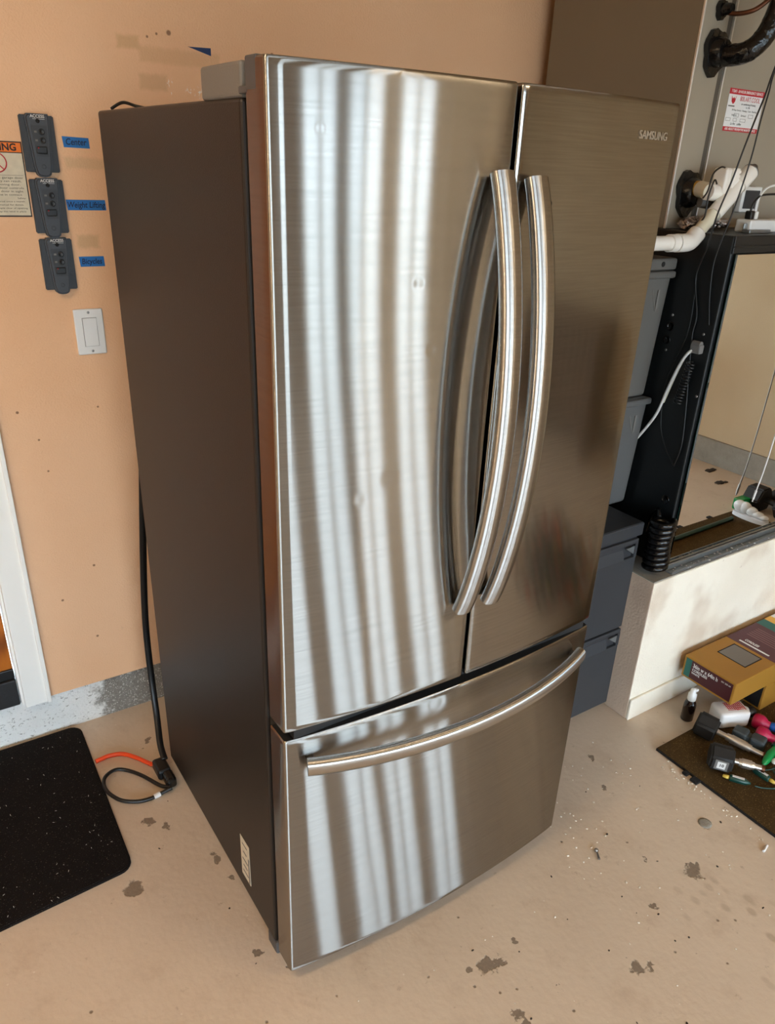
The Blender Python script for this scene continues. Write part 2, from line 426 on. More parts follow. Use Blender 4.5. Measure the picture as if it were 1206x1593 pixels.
MT['teal'] = mat('teal_print', (16, 92, 84), .5); MT['gold'] = mat('yellow_print', (222, 170, 74), .6)
MT['window'] = mat('grey_film', (104, 94, 84), .3)
MT['amber'] = mat('dark_brown_bottle', (26, 12, 10), .15)
MT['jug'] = mat('translucent_white_plastic', (226, 224, 222), .3, var=.04)
MT['hex'] = mat('black_hex_rubber', (20, 19, 19), .65)
MT['chrome'] = mat('chrome', (226, 224, 220), .28, .92)
MT['pink'] = mat('crimson_vinyl', (178, 22, 72), .4); MT['blue_vinyl'] = mat('blue_vinyl', (22, 84, 166), .4)
MT['slate'] = mat('slate_neoprene', (58, 66, 70), .6)
MT['green'] = mat('green_plastic', (10, 132, 66), .25); MT['dgreen'] = mat('dark_green_plastic', (14, 60, 52), .35)
MT['bulb'] = mat('amber_bulb', (214, 186, 86), .2)
MT['debris'] = mat('pale_grit', (226, 218, 206), .6); MT['dark_grit'] = mat('dark_grit', (50, 42, 36), .8)
MT['drive'] = mat('driveway_concrete', (176, 172, 164), .85, var=.12, vscale=1)
MT['roof'] = mat('brown_roof', (92, 76, 66), .85)
MT['benchw'] = mat('brown_bench_wood', (96, 70, 50), .6)
n_ = N('fill_diffuser'); n_.set(col=(.9, .9, .9), emit=(1, .80, .55), es=3.0); MT['lamp'] = n_.m

# ------------------------------------------------------------------ room shell
RX, LX, BY, CZ = 3.83, -3.2, 1.115, 2.62
f = MB(); f.box(LX, RX, FY-.15, BY+.2, -.1, 0); struct(f.build('floor', MT['floor']))
f = MB(); f.box(LX-.1, RX+.1, FY-.15, BY+.2, CZ, CZ+.1); struct(f.build('ceiling', MT['ceil']))
f = MB()
f.box(-.322, RX, BY, BY+.15, .145, CZ); f.box(LX, -1.30, BY, BY+.15, .145, CZ); f.box(-1.30, -.322, BY, BY+.15, 2.20, CZ)
struct(f.build('wall_back', MT['peach']))
f = MB(); f.box(LX, RX, BY+.012, BY+.2, 0, .145); struct(f.build('baseboard_back', MT['stem']))
f = MB(); f.box(RX, RX+.1, FY-.15, BY+.2, 0, CZ); struct(f.build('wall_right', MT['cream']))
f = MB(); f.box(RX-.02, RX, FY, BY, 0, .157, .004); struct(f.build('baseboard_right', MT['conc']))
f = MB(); f.box(LX-.1, LX, FY-.15, BY+.2, 0, CZ); struct(f.build('wall_left', MT['cream']))
f = MB()
xs = [LX] + [v for ab in OPEN for v in ab] + [RX]
for k in range(0, len(xs), 2): f.box(xs[k], xs[k+1], FY-.15, FY, 0, CZ)
for a, b in OPEN: f.box(a, b, FY-.15, FY, 2.15, CZ)
struct(f.build('wall_front', MT['umber']))
f = MB()
for a, b in ((1.42, 1.45), (1.94, 1.97), (2.65, 2.68)): f.box(a, b, FY-.10, FY-.04, 0, 2.15, .004)
struct(f.build('trim_3', MT['roof']))
# door to the house: casing, jamb, slab, threshold
f = MB(); f.box(-.322, -.25, BY-.016, BY, .138, 2.27, .003); f.box(-1.37, -1.30, BY-.016, BY, .138, 2.27, .003); f.box(-1.30, -.322, BY-.016, BY, 2.20, 2.27, .003)
f.box(-.262, -.25, BY-.022, BY-.014, .138, 2.27, .002)
struct(f.build('trim_1', MT['white_trim']))
f = MB(); f.box(-.330, -.322, BY-.008, BY+.15, .145, 2.20, .002); f.box(-1.30, -1.285, BY-.010, BY+.15, .145, 2.20, .002)
struct(f.build('trim_2', MT['white_trim']))
d1 = bpy.data.objects.new('door_1', None); d1.location = (-.82, BY+.09, .145); COL.objects.link(d1); struct(d1)
f = MB(); f.box(-1.285, -.333, BY+.012, BY+.052, .262, 2.19, .003); f.build('door_panel', MT['oak'], d1)
f = MB(); f.box(-1.285, -.333, BY+.004, BY+.012, .240, .272, .002); f.build('door_sweep', MT['black'], d1)
f = MB(); f.box(-1.284, -.333, BY-.006, BY+.06, .150, .240, .004); f.build('threshold', MT['black_wood'], d1)
# low plinth that carries the furnace
PX, PY, PZ = 1.362, .232, .525
f = MB()
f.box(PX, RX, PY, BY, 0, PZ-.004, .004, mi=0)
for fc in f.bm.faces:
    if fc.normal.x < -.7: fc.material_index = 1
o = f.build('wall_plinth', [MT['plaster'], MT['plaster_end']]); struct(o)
f = MB(); f.box(PX+.002, RX, PY+.003, BY, PZ-.004, PZ); struct(f.build('trim_4', MT['conc']))
f = MB(); f.box(PX, RX, PY-.010, PY, 0, .082, .003); struct(f.build('baseboard_plinth', MT['plaster']))

# outside, seen only in the steel's reflections
f = MB(); f.box(-30, 30, -60, FY-.15, -.12, -.02); struct(f.build('ground_driveway', MT['drive']))
# added fill lights on the ceiling, out of view, warming the room
for k, (x, y) in enumerate(FILL_LAMPS):
    t = thing('added_ceiling_fill', (x, y, CZ), ['unseen warm fill light added on the ceiling over the weight bay', 'unseen warm fill light added on the ceiling over the left bay'][k], 'lamp')
    f = MB(); f.box(x-.62, x+.62, y-.10, y+.10, CZ-.05, CZ, .006); f.build('housing', MT['whitep'], t)
    f = MB(); f.box(x-.6, x+.6, y-.08, y+.08, CZ-.068, CZ-.05, .006); f.build('diffuser', MT['lamp'], t)
    a = area('added_ceiling_fill_glow', (x, y, CZ-.075), 1.2, .16, FILL_POWER, (1, .74, .46))

# ------------------------------------------------------------------ refrigerator
FW, FZ, BOW = .7927, 1.76, .026
FR = (FW*FW/4 + BOW*BOW)/(2*BOW)
def front_y(x): return (FR-BOW) - math.sqrt(FR*FR-(x-FW/2)**2)
fr = thing('refrigerator', (FW/2, .40, 0), 'tall stainless steel french door refrigerator with bottom freezer drawer', 'refrigerator')
f = MB(); f.box(.004, FW-.004, .086, .798, .035, 1.7175, .006, 3); f.build('cabinet', MT['cab'], fr)
f = MB(); f.box(.012, FW-.012, .058, .0865, .045, 1.712); f.build('door_gasket', MT['gasket'], fr)
def door_slab(name, x0, x1, z0, z1, m_, yb=.058, rl=.006, rr=.006, label=None):
    prof = []                                            # plan outline, back-left -> front -> back-right
    prof += [(x0, yb), (x0, yb-.012), (x0, yb-.03)]
    yl = front_y(x0); yr = front_y(x1)
    for k in range(7):
        a = k/6*PI/2; prof.append((x0+rl-rl*math.cos(a), yl+rl-rl*math.sin(a)*1.0))
    nseg = 40
    for k in range(1, nseg):
        x = x0+rl+(x1-x0-rl-rr)*k/nseg; prof.append((x, front_y(x)))
    for k in range(7):
        a = k/6*PI/2; prof.append((x1-rr+rr*math.sin(a), yr+rr-rr*math.cos(a)))
    prof += [(x1, yb-.03), (x1, yb-.012), (x1, yb)]
    f = MB(); bm = f.bm; uv = bm.loops.layers.uv.new('UVMap')
    zs = [z0, z0+.0012, z0+.004, z0+.012] + [z0+.012+(z1-z0-.024)*k/8 for k in range(1, 8)] + [z1-.012, z1-.004, z1-.0012, z1]
    ins = [.0022, .0008, 0, 0] + [0]*7 + [0, 0, .0008, .0022]
    rings = []
    cx, cyy = (x0+x1)/2, .04
    for z, i_ in zip(zs, ins):
        rings.append([bm.verts.new((x+(i_ if x < cx else -i_), y+(i_ if y < cyy else 0), z)) for x, y in prof])
    sl = [0]
    for p, q in zip(prof, prof[1:]): sl.append(sl[-1]+math.hypot(q[0]-p[0], q[1]-p[1]))
    for j in range(len(zs)-1):
        for k in range(len(prof)-1):
            fc = bm.faces.new((rings[j][k], rings[j][k+1], rings[j+1][k+1], rings[j+1][k])); fc.smooth = True
            for lp, (a, b) in zip(fc.loops, ((k, j), (k+1, j), (k+1, j+1), (k, j+1))): lp[uv].uv = (zs[b], sl[a])
    for j, rev in ((0, True), (len(zs)-1, False)):
        r = rings[j]; fc = bm.faces.new(r[::-1] if rev else r); fc.material_index = 1
        for e in fc.edges: e.smooth = False
    n = len(prof)-1
    for j in range(len(zs)-1):
        fc = bm.faces.new((rings[j][n], rings[j][0], rings[j+1][0], rings[j+1][n])); fc.material_index = 1
        for e in fc.edges: e.smooth = False
    o = f.build(name, [m_, MT['gasket']], fr)
    if label: o['label'] = label
    return o
dl = door_slab('door', 0, .3915, .706, FZ, MT['steel'], label='left steel door with pale wavy streaks')
dr = door_slab('door', .3995, FW, .706, FZ, MT['steel_r'], label='right steel door with brand lettering')
dd = door_slab('freezer_drawer', 0, FW, .0396, .686, MT['steel'])
f = MB(); f.box(.02, FW-.02, .0, .06, .68, .71); f.build('drawer_gap_seal', MT['gasket'], fr)
def bar(path, w, d, side, parent, name):                 # oval bar along a path, with UVs along it
    P = [Vector(p) for p in path]; f = MB(); bm = f.bm; uv = bm.loops.layers.uv.new('UVMap'); seg = 28; rings = []; L = 0; ls = []
    for i, p in enumerate(P):
        t = (P[min(len(P)-1, i+1)]-P[max(0, i-1)]).normalized(); s_ = Vector(side); n_2 = t.cross(s_).normalized()
        if i: L += (p-P[i-1]).length
        ls.append(L)
        ring = []
        for k in range(seg):
            a = 2*PI*k/seg; ca, sa = math.cos(a), math.sin(a)
            ex = math.copysign(abs(ca)**.8, ca); ey = math.copysign(abs(sa)**.8, sa)
            ring.append(bm.verts.new(p + s_*ex*w/2 + n_2*ey*d/2))
        rings.append(ring)
    for j in range(len(P)-1):
        for k in range(seg):
            fc = bm.faces.new((rings[j][k], rings[j][(k+1) % seg], rings[j+1][(k+1) % seg], rings[j+1][k])); fc.smooth = True
            for lp, (jj, kk) in zip(fc.loops, ((j, k), (j, k+1), (j+1, k+1), (j+1, k))): lp[uv].uv = (ls[jj], kk*.004)
    for r in (rings[0][::-1], rings[-1]):
        fc = bm.faces.new(r); fc.material_index = 1
        for e in fc.edges: e.smooth = False
    bmesh.ops.recalc_face_normals(bm, faces=list(bm.faces))
    return f.build(name, [MT['steel_tube'], MT['dgreyp']], parent)
for x, z0, z1, par in ((.362, .884, 1.640, dl), (.431, .886, 1.634, dr)):
    pts = []
    for k in range(41):
        u = k/40; pts.append((x, -.0395 - .064*(4*u*(1-u))**.92, z0+(z1-z0)*u))
    bar(pts, .041, .027, (1, 0, 0), par, 'door_handle')
    for z in (z0+.012, z1-.012):
        f = MB(); f.cyl((x, front_y(x)-.004, z), (x, -.046, z), .008, seg=12); f.build('handle_post', MT['dgreyp'], par)
f = MB(); f.cyl((.452, -.055, 1.600), (.4495, -.055, 1.600), .004, seg=10); f.build('set_screw', MT['hole'], dr)
pts = []
for k in range(41):
    u = k/40; pts.append((.036+.718*u, -.022 - .068*(4*u*(1-u))**.95, .630))
bar(pts, .036, .026, (0, 0, 1), dd, 'drawer_handle')
for x in (.05, .74):
    f = MB(); f.cyl((x, front_y(x)+.004, .63), (x, -.028, .63), .008, seg=12); f.build('handle_post', MT['dgreyp'], dd)
text('lettering', 'SAMSUNG', .0185, axes((.7215, front_y(.7215)-.0006, 1.7065), (1, .115, 0), (0, 0, 1)), MT['logo'], dr, .0010, sx=1.0)
# hinge covers on top of the cabinet
for sx, x0, x1 in ((1, .004, .13), (-1, FW-.13, FW-.004)):
    f = MB(); f.box(x0, x1, .083, .226, 1.7165, 1.7595, .005, 3)
    ex = .004 if sx > 0 else FW-.004-.09
    f.box(ex+.012, ex+.09, .052, .084, 1.7165, 1.7585, .003)
    f.build('hinge_cover', MT['greyp'], fr)
    f = MB(); a = -.0005 if sx > 0 else FW-.018; f.box(a, a+.0185, .026, .060, 1.722, 1.762, .003, 2); f.box(a, a+.018, .054, .083, 1.720, 1.729, .002); f.build('hinge_cap', MT['dgreyp'], fr)
f = MB(); f.box(.30, .50, .10, .18, 1.717, 1.727, .003); f.build('hinge_cover_rail', MT['greyp'], fr)
for x in (.003, FW-.043):
    f = MB(); f.box(x, x+.04, .078, .125, .002, .040, .005); f.build('foot', MT['dgreyp'], fr)
for x in (.02, FW-.07):
    f = MB(); f.cyl((x, .74, .022), (x+.05, .74, .022), .021, seg=18); f.build('wheel', MT['black'], fr)
st = MB(); st.box(.0032, .0042, .214, .264, .086, .213); st = st.build('rating_label', MT['paper'], fr)
st['label'] = 'small white rating sticker low on the side'
for k, (z, w) in enumerate(((.195, .7), (.17, .5), (.145, .8), (.125, .6), (.105, .8))):
    f = MB(); f.box(.0028, .0033, .240-.019*w, .240+.019*w, z-.002, z+.002); f.build('printed_line', MT['grey_print'], st)
f = MB(); f.box(.0028, .0033, .216, .222, .09, .17); f.build('printed_line', MT['grey_print'], st)
f = MB(); f.tube([(.03, .790, 1.722), (.05, .775, 1.734), (.07, .75, 1.728), (.10, .745, 1.724), (.14, .77, 1.722)], .003, 8); f.build('top_wire', MT['cord'], fr)
# power cord
pc = MB(); pc.tube([(.022, .812, .97), (.020, .86, .80), (.020, .92, .60), (.016, .945, .44), (.014, .95, .32), (.012, .94, .20), (.004, .90, .11), (-.012, .835, .06), (-.016, .79, .038)], .0065, 10, ell=(1.5, .8))
pc.build('power_cord', MT['cord'], fr)
t = thing('plug_cluster', (-.02, .76, 0), 'black cord socket and plugs on floor beside the refrigerator', 'plug')
f = MB(); f.box(-.050, -.012, .745, .808, .004, .040, .008, 3); f.build('socket', MT['cord'], t)
f = MB(); f.box(-.040, -.010, .700, .752, .003, .036, .009, 3); f.build('plug_body', MT['rubber'], t)
ex = MB(); ex.tube([(-.1835, .9195, .0075), (-.165, .922, .0075), (-.143, .923, .008), (-.108, .911, .008), (-.08, .878, .008), (-.060, .838, .012), (-.050, .812, .018)], .0065, 10)
tag(ex.build('extension_cord', MT['orange']), 'orange extension cord running under the black doormat', 'cord')
lp = thing('looped_cord', (-.12, .75, 0), 'thin black cord looped on floor beside the doormat', 'cord')
f = MB(); f.tube([(-.030, .700, .014), (-.052, .722, .010), (-.086, .790, .010), (-.116, .831, .011), (-.146, .843, .018), (-.178, .828, .020), (-.191, .795, .020), (-.186, .757, .018), (-.163, .718, .014), (-.125, .698, .008), (-.089, .692, .007), (-.060, .694, .009), (-.03, .694, .014)], .0055, 10)
f.build('cable', MT['cord'], lp)
f = MB(); f.cyl((-.082, .692, .008), (-.064, .694, .009), .0075, seg=12); f.build('tag', MT['white_print'], lp)

# ------------------------------------------------------------------ things on the back wall
GY = BY - .0005
def control(loc, label):
    t = thing('garage_door_control', loc, label, 'remote control', 'garage door controls on the peach wall')
    X, Y, Z = loc
    f = MB(); f.prism([(-.037, .059), (.037, .059), (.037, -.059), (-.037, -.059)], axes((X, GY, Z), (1, 0, 0), (0, 0, 1)), .010)
    b = f.bm; bmesh.ops.bevel(b, geom=[e for e in b.edges], offset=.002, segments=2, affect='EDGES'); f.build('base_plate', MT['ctl'], t)
    out = [(-.020, .062), (.024, .062), (.0265, .055), (.0225, 0), (.020, -.045), (.0165, -.060)]
    arc = [(.0165*math.cos(a), -.060-.0095*math.sin(a)) for a in [PI*k/8 for k in range(1, 8)]]
    out = out + arc + [(-.0165, -.060), (-.020, -.045), (-.0225, 0), (-.0265, .055)]
    f = MB(); f.prism(out[::-1], axes((X, GY, Z), (1, 0, 0), (0, 0, 1)), .021)
    bmesh.ops.bevel(f.bm, geom=[e for e in f.bm.edges if all(v.co.y < GY-.015 for v in e.verts)], offset=.004, segments=3, affect='EDGES')
    f.build('body', MT['ctl2'], t, 40)
    f = MB(); f.prism([(-.016, .038), (.018, .038), (.015, -.026), (-.012, -.026)], axes((X, GY-.0195, Z), (1, 0, 0), (0, 0, 1)), .0022)
    f.build('button_panel', MT['ctl'], t)
    for dz in (.025, .0075):
        f = MB(); f.lathe([(.0066, 0), (.0066, .003), (.0050, .004), (.0040, .003), (.001, .0028)], (X+.005, GY-.021, Z+dz), (0, -1, 0), 18); f.build('button', MT['black'], t)
    f = MB(); f.box(X-.011, X+.012, GY-.0255, GY-.021, Z-.020, Z-.005, .002); k = f.build('push_bar', MT['black'], t)
    f = MB(); f.sphere((X-.0065, GY-.0256, Z-.008), .0015, 8); f.build('indicator_light', MT['red_print'], k)
    f = MB(); f.lathe([(.0045, 0), (.0045, .001), (.003, .001), (.001, .0004)], (X, GY-.0206, Z+.047), (0, -1, 0), 16); f.build('screw_hole', MT['hole'], t)
    f = MB(); f.lathe([(.0048, 0), (.0048, .0006), (.0036, .0006), (.003, .0003)], (X, GY-.0206, Z-.047), (0, -1, 0), 16); f.build('screw_cover', MT['ctl'], t)
    for dz in (.025, .0075):
        f = MB(); f.box(X-.0105, X-.005, GY-.0220, GY-.0215, Z+dz-.002, Z+dz+.002, .0); f.build('pictogram', MT['grey_print'], t)
    text('lettering', 'ACCESS', .0088, axes((X+.0005, GY-.0212, Z+.0562), (1, 0, 0), (0, 0, 1)), MT['white_print'], t, .0002, bold=.0001)
    f = MB(); f.box(X-.010, X+.0155, GY-.0216, GY-.0212, Z+.0505, Z+.0512); f.build('underline', MT['white_print'], t)
    return t
c0 = control((-.0535, BY, 1.653), 'topmost of three charcoal garage door controls, beside Center tape')
dup(c0, (-.0515, BY, 1.520), 'middle of three charcoal garage door controls, beside Weight Lifting tape')
dup(c0, (-.0495, BY, 1.389), 'lowest of three charcoal garage door controls, beside Bicycles tape')
for x0, x1, z0, z1, word, sz, lab in ((-.001, .059, 1.649, 1.672, 'Center', .0195, 'blue tape strip reading Center beside top control'),
                                  (-.011, .081, 1.512, 1.5355, 'Weight Lifting', .0185, 'blue tape strip reading Weight Lifting, touching refrigerator edge'),
                                  (.0015, .062, 1.381, 1.405, 'Bicycles', .0185, 'blue tape strip reading Bicycles beside the lowest control')):
    f = MB(); tz = -.0015 if word == 'Center' else .0; f.prism([(x0, z1), (x1, z1+tz), (x1+.001, z0+tz*.5), (x0+.002, z0)], axes((0, GY, 0), (1, 0, 0), (0, 0, 1)), .0006)
    t = tag(f.build('masking_tape', MT['tape']), lab, 'tape', 'blue name tapes beside the controls')
    text('handwriting', word, sz, axes(((x0+x1)/2, GY-.0007, (z0+z1)/2), (1, 0, 0), (0, 0, 1)), MT['pen'], t, .0002, shear=.15, sx=.84, bold=.00025)
f = MB(); f.prism([(.320, 1.8815), (.350, 1.8825), (.3785, 1.8835), (.3785, 1.867)], axes((0, GY, 0), (1, 0, 0), (0, 0, 1)), .0008)
tag(f.build('tape_scrap', MT['navy']), 'torn navy blue tape scrap on wall above the refrigerator', 'tape')
# warning sign
ws = thing('warning_sign', (-.22, BY, 1.576), 'worn garage safety sign with orange warning header on wall', 'sign')
f = MB(); f.box(-.35, -.0915, GY-.0012, GY, 1.497, 1.656, .0004); f.build('sheet', MT['black_print'], ws)
f = MB(); f.box(-.347, -.094, GY-.0017, GY-.0011, 1.500, 1.632); f.build('paper_panel', MT['paper'], ws)
f = MB(); f.box(-.347, -.094, GY-.0017, GY-.0011, 1.634, 1.6535); f.build('header', MT['orange_print'], ws)
text('lettering', 'WARNING', .0205, axes((-.1035, GY-.0019, 1.6435), (1, 0, 0), (0, 0, 1)), MT['black_print'], ws, .0002, 'RIGHT', .0006)
f = MB()
f.tube([(-.151+.0215*math.cos(a), GY-.0022, 1.612+.0205*math.sin(a)) for a in [2*PI*k/24 for k in range(24)]], .0013, 6, 1, closed=True, smoothpath=False)
f.cyl((-.166, GY-.0022, 1.627), (-.136, GY-.0022, 1.597), .0012, seg=6); f.build('prohibition_ring', MT['red_print'], ws)
f = MB(); f.box(-.157, -.146, GY-.0021, GY-.0017, 1.600, 1.617); f.sphere((-.1515, GY-.002, 1.621), .0035, 8, sc=(1, .1, 1)); f.build('figure_symbol', MT['black_print'], ws)
f = MB(); f.box(-.34, -.098, GY-.0020, GY-.0016, 1.5855, 1.5862); f.build('rule', MT['grey_print'], ws)
for k, s_ in enumerate(('under an automatic garage door', 'serious injury can result.', 'run or walk under moving door.', 'to operate door controls.', 'keep door in sight', 'do not let door come in contact', 'Safety:', 'test reversal once a month', 'read the manual for details', 'keep people clear of opening', 'keep this label in place')):
    text('lettering', s_, .0062 if k < 6 else .0048, axes((-.099-.004*(k % 3), GY-.0019, 1.5805-.0072*k), (1, 0, 0), (0, 0, 1)), MT['black_print'], ws, .0001, 'RIGHT', sx=1.5)
# light switch
sw = thing('light_switch', (.005, BY, 1.22), 'white rocker light switch plate on peach wall beside refrigerator', 'light switch')
f = MB(); f.box(-.0315, .041, GY-.006, GY, 1.163, 1.279, .003, 3); f.build('wall_plate', MT['whitep'], sw)
f = MB(); f.box(-.0125, .0235, GY-.0068, GY-.005, 1.184, 1.257); f.build('rocker_gap', MT['grey_print'], sw)
f = MB(); f.prism([(0, 1.185), (0, 1.256), (-.0035, 1.256), (-.0012, 1.22), (-.0022, 1.185)], axes((-.0112, GY-.0065, 0), (0, 1, 0), (0, 0, 1)), .0335); f.build('rocker', MT['whitep'], sw)
for z in (1.270, 1.172):
    f = MB(); f.lathe([(.0033, 0), (.0033, .0008), (.0022, .0014), (.0005, .0015)], (.005, GY-.0058, z), (0, -1, 0), 12); f.build('screw', MT['screw'], sw)
# black doormat
dm = MB(); R_ = .035; pts = []
for cx, cy, a0 in ((-.20-R_, .485+R_, -PI/2), (-.185-R_, 1.112-R_, 0), (-1.06+R_, 1.112-R_, PI/2), (-1.06+R_, .445+R_, PI)):
    for k in range(6): a = a0+PI/2*k/5; pts.append((cx+R_*math.cos(a), cy+R_*math.sin(a)))
dm.prism(pts, Matrix.Identity(4), .011)
bmesh.ops.bevel(dm.bm, geom=[e for e in dm.bm.edges if all(v.co.z > .01 for v in e.verts)], offset=.003, segments=2, affect='EDGES')
tag(dm.build('doormat', MT['doormat']), 'black carpet doormat flecked with lint on garage floor', 'doormat')

# ------------------------------------------------------------------ furnace and its stand
BX, BYF, BT = 1.460, .285, 1.512
bs = thing('furnace_stand', (1.9, .65, PZ), 'black enamel furnace plenum box with cables clipped to it', 'furnace base')
f = MB(); f.box(BX, 2.60, BYF, 1.066, PZ, BT, .004); f.build('casing', MT['blackbox'], bs)
f = MB(); f.box(BX+.002, 2.6, BYF-.004, BYF, BT-.045, BT, .002); f.box(BX+.002, 2.6, BYF-.007, BYF-.004, BT-.03, BT-.024, .001); f.build('top_rail', MT['blackbox'], bs)
for (y, z) in ((.314, 1.253), (.427, 1.287), (.427, 1.187), (.294, 1.081), (.291, .641)):
    f = MB(); f.lathe([(.0042, 0), (.0042, .0012), (.0025, .0028), (.0006, .003)], (BX+.0005, y, z), (-1, 0, 0), 10); f.build('screw', MT['screw'], bs)
for (y, z, r) in ((.324, .748, .014), (.426, 1.255, .013), (.43, 1.215, .012)):
    f = MB(); f.lathe([(r, 0), (r, .002), (r*.8, .0025), (r*.75, .0006), (.001, .0005)], (BX+.0005, y, z), (-1, 0, 0), 18); f.build('knockout', MT['rubber'], bs)
f = MB(); f.box(1.60, 1.70, .335, .36, BT, BT+.010, .002); f.box(1.60, 1.70, .355, .36, BT+.0095, BT+.025, .002); tag(f.build('metal_bracket', MT['galv']), 'small galvanised angle bracket on black stand beside power strip', 'bracket')

fx, fy, ft = BX, .515, 2.50
fu = thing('furnace', (1.9, .8, BT), 'tall taupe metal furnace cabinet on the black stand', 'furnace')
f = MB(); f.box(fx, 2.60, fy+.001, 1.060, BT, ft, .003); f.build('casing', MT['taupe'], fu)
f = MB(); f.box(fx, 1.566, fy-.006, fy+.001, BT, ft, .002); f.build('front_panel', MT['tan_metal'], fu)
f = MB(); f.box(1.592, 2.6, fy-.006, fy+.001, BT, ft, .002); f.build('front_panel', MT['tan_metal'], fu)
f = MB(); f.box(1.566, 1.588, fy-.001, fy+.003, BT, ft); f.build('panel_gap', mat('shadow_strip', (84, 76, 66), .6), fu)
f = MB(); f.box(fx-.0015, fx+.004, fy-.0075, fy-.001, BT, ft, .001); f.box(1.588, 1.592, fy-.008, fy, BT, ft, .001); f.build('edge_flange', MT['edge_metal'], fu)
# service sticker
ss = thing('service_sticker', (1.71, fy, 1.818), 'red and white service company sticker on furnace panel', 'sticker')
SY = fy-.0065
f = MB(); f.box(1.629, 1.791, SY-.0006, SY, 1.766, 1.870); f.build('card', MT['white_print'], ss)
f = MB(); f.box(1.629, 1.791, SY-.0009, SY-.0005, 1.856, 1.870); f.box(1.629, 1.791, SY-.0009, SY-.0005, 1.766, 1.777); f.build('red_band', MT['red_print'], ss)
MX = lambda x, z: axes((x, SY-.0010, z), (1, 0, 0), (0, 0, 1))
text('lettering', '7 DAY - 24 HOUR EMERGENCY SERVICE', .0095, MX(1.710, 1.8632), MT['white_print'], ss, .0001, bold=.0002, sx=.86)
text('lettering', 'ASK ABOUT PREVENTIVE MAINTENANCE', .0085, MX(1.710, 1.7715), MT['white_print'], ss, .0001, bold=.0002, sx=.92)
text('lettering', '800.ART.COOL', .0165, MX(1.728, 1.8465), MT['red_print'], ss, .0001, sx=.85)
text('lettering', 'air conditioning & heating', .0065, MX(1.725, 1.8345), MT['black_print'], ss, .0001)
text('lettering', 'Lic. 783', .006, MX(1.725, 1.827), MT['black_print'], ss, .0001)
text('lettering', '24 Hour Service - Heating - Cool - Plumbing', .0065, MX(1.712, 1.8185), MT['grey_print'], ss, .0001)
text('lettering', 'Installed          Serviced', .007, MX(1.690, 1.8065), MT['grey_print'], ss, .0001)
text('lettering', 'Lo fire   coffee', .0085, MX(1.683, 1.785), MT['black_print'], ss, .0001, shear=.3)
f = MB(); f.prism([(1.642, 1.852), (1.648, 1.845), (1.653, 1.849), (1.659, 1.845), (1.663, 1.853), (1.660, 1.838), (1.653, 1.832), (1.645, 1.838)], axes((0, SY-.0004, 0), (1, 0, 0), (0, 0, 1)), .0006); f.build('emblem', MT['red_print'], ss)
for (a, b, c, d) in ((1.667, 1.690, 1.802, 1.811), (1.634, 1.655, 1.791, 1.799), (1.668, 1.684, 1.791, 1.799), (1.70, 1.725, 1.791, 1.799), (1.735, 1.757, 1.802, 1.811)):
    f = MB(); w = .0007
    f.box(a, b, SY-.0009, SY-.0005, c, c+w); f.box(a, b, SY-.0009, SY-.0005, d-w, d); f.box(a, a+w, SY-.0009, SY-.0005, c, d); f.box(b-w, b, SY-.0009, SY-.0005, c, d); f.build('form_box', MT['grey_print'], ss)
f = MB(); f.box(1.634, 1.662, SY-.0009, SY-.0005, 1.826, 1.829); f.build('form_line', MT['grey_print'], ss)

def boot(c, r, parent, name='grommet'):
    x, y, z = c; f = MB()
    out = []
    for k in range(26):
        a = 2*PI*k/26; q = r*(1+.10*math.sin(3*a+.6)+.05*math.sin(7*a)); out.append((q*.82*math.cos(a), q*math.sin(a)))
    f.prism(out, axes((x, y, z), (1, 0, 0), (0, 0, 1)), .014)
    f.lathe([(r*.7, 0), (r*.62, .018), (r*.5, .026)], (x, y-.012, z), (0, -1, 0), 18)
    return f.build(name, MT['rubber'], parent, 35)
FF = fy-.0065
ip = thing('insulated_pipe', (1.53, .45, 1.94), 'thick black wrapped refrigerant pipe bending up from furnace', 'pipe')
boot((1.526, FF, 1.942), .052, ip)
f = MB(); f.tube([(1.528, FF-.010, 1.938), (1.535, .470, 1.933), (1.550, .425, 1.940), (1.572, .400, 1.972), (1.590, .390, 2.03), (1.602, .385, 2.12), (1.61, .38, 2.30), (1.61, .38, 2.55)], .0255, 18, 10); f.build('pipe', MT['wrap'], ip)
f = MB()
for u in ((1.540, .455, 1.934), (1.553, .42, 1.943), (1.570, .402, 1.968), (1.584, .393, 2.005), (1.594, .388, 2.06)):
    f.sphere(u, .0268, 14, sc=(.98, 1, .98))
f.build('tape_lap', MT['wrap'], ip)
cp = thing('copper_pipe', (1.52, .45, 2.03), 'thin aged copper pipe leaving furnace above the wrapped pipe', 'pipe')
boot((1.520, FF, 2.034), .021, cp)
f = MB(); f.tube([(1.520, FF-.012, 2.030), (1.525, .46, 2.022), (1.54, .42, 2.028), (1.575, .40, 2.058), (1.64, .39, 2.10), (1.75, .39, 2.14)], .0055, 10); f.build('pipe', MT['copper'], cp)
dp = thing('drain_pipe', (1.5, .42, 1.6), 'white PVC condensate drain pipes joining furnace above black stand', 'pipe')
boot((1.524, FF, 1.606), .058, dp)
f = MB(); f.lathe([(.020, 0), (.020, .022), (.017, .024)], (1.522, FF-.03, 1.618), (-.25, -1, -.05), 18); f.build('thread_tape', MT['yellow_tape'], dp)
f = MB(); f.cyl((1.518, FF-.048, 1.617), (1.505, .418, 1.612), .021, seg=20); f.build('adapter', MT['pvc_old'], dp)
f = MB(); f.cyl((1.495, .420, 1.612), (1.565, .420, 1.607), .0215, seg=20); f.cyl((1.518, FF-.062, 1.617), (1.520, .420, 1.612), .019, seg=18); f.build('tee_fitting', MT['pvc'], dp)
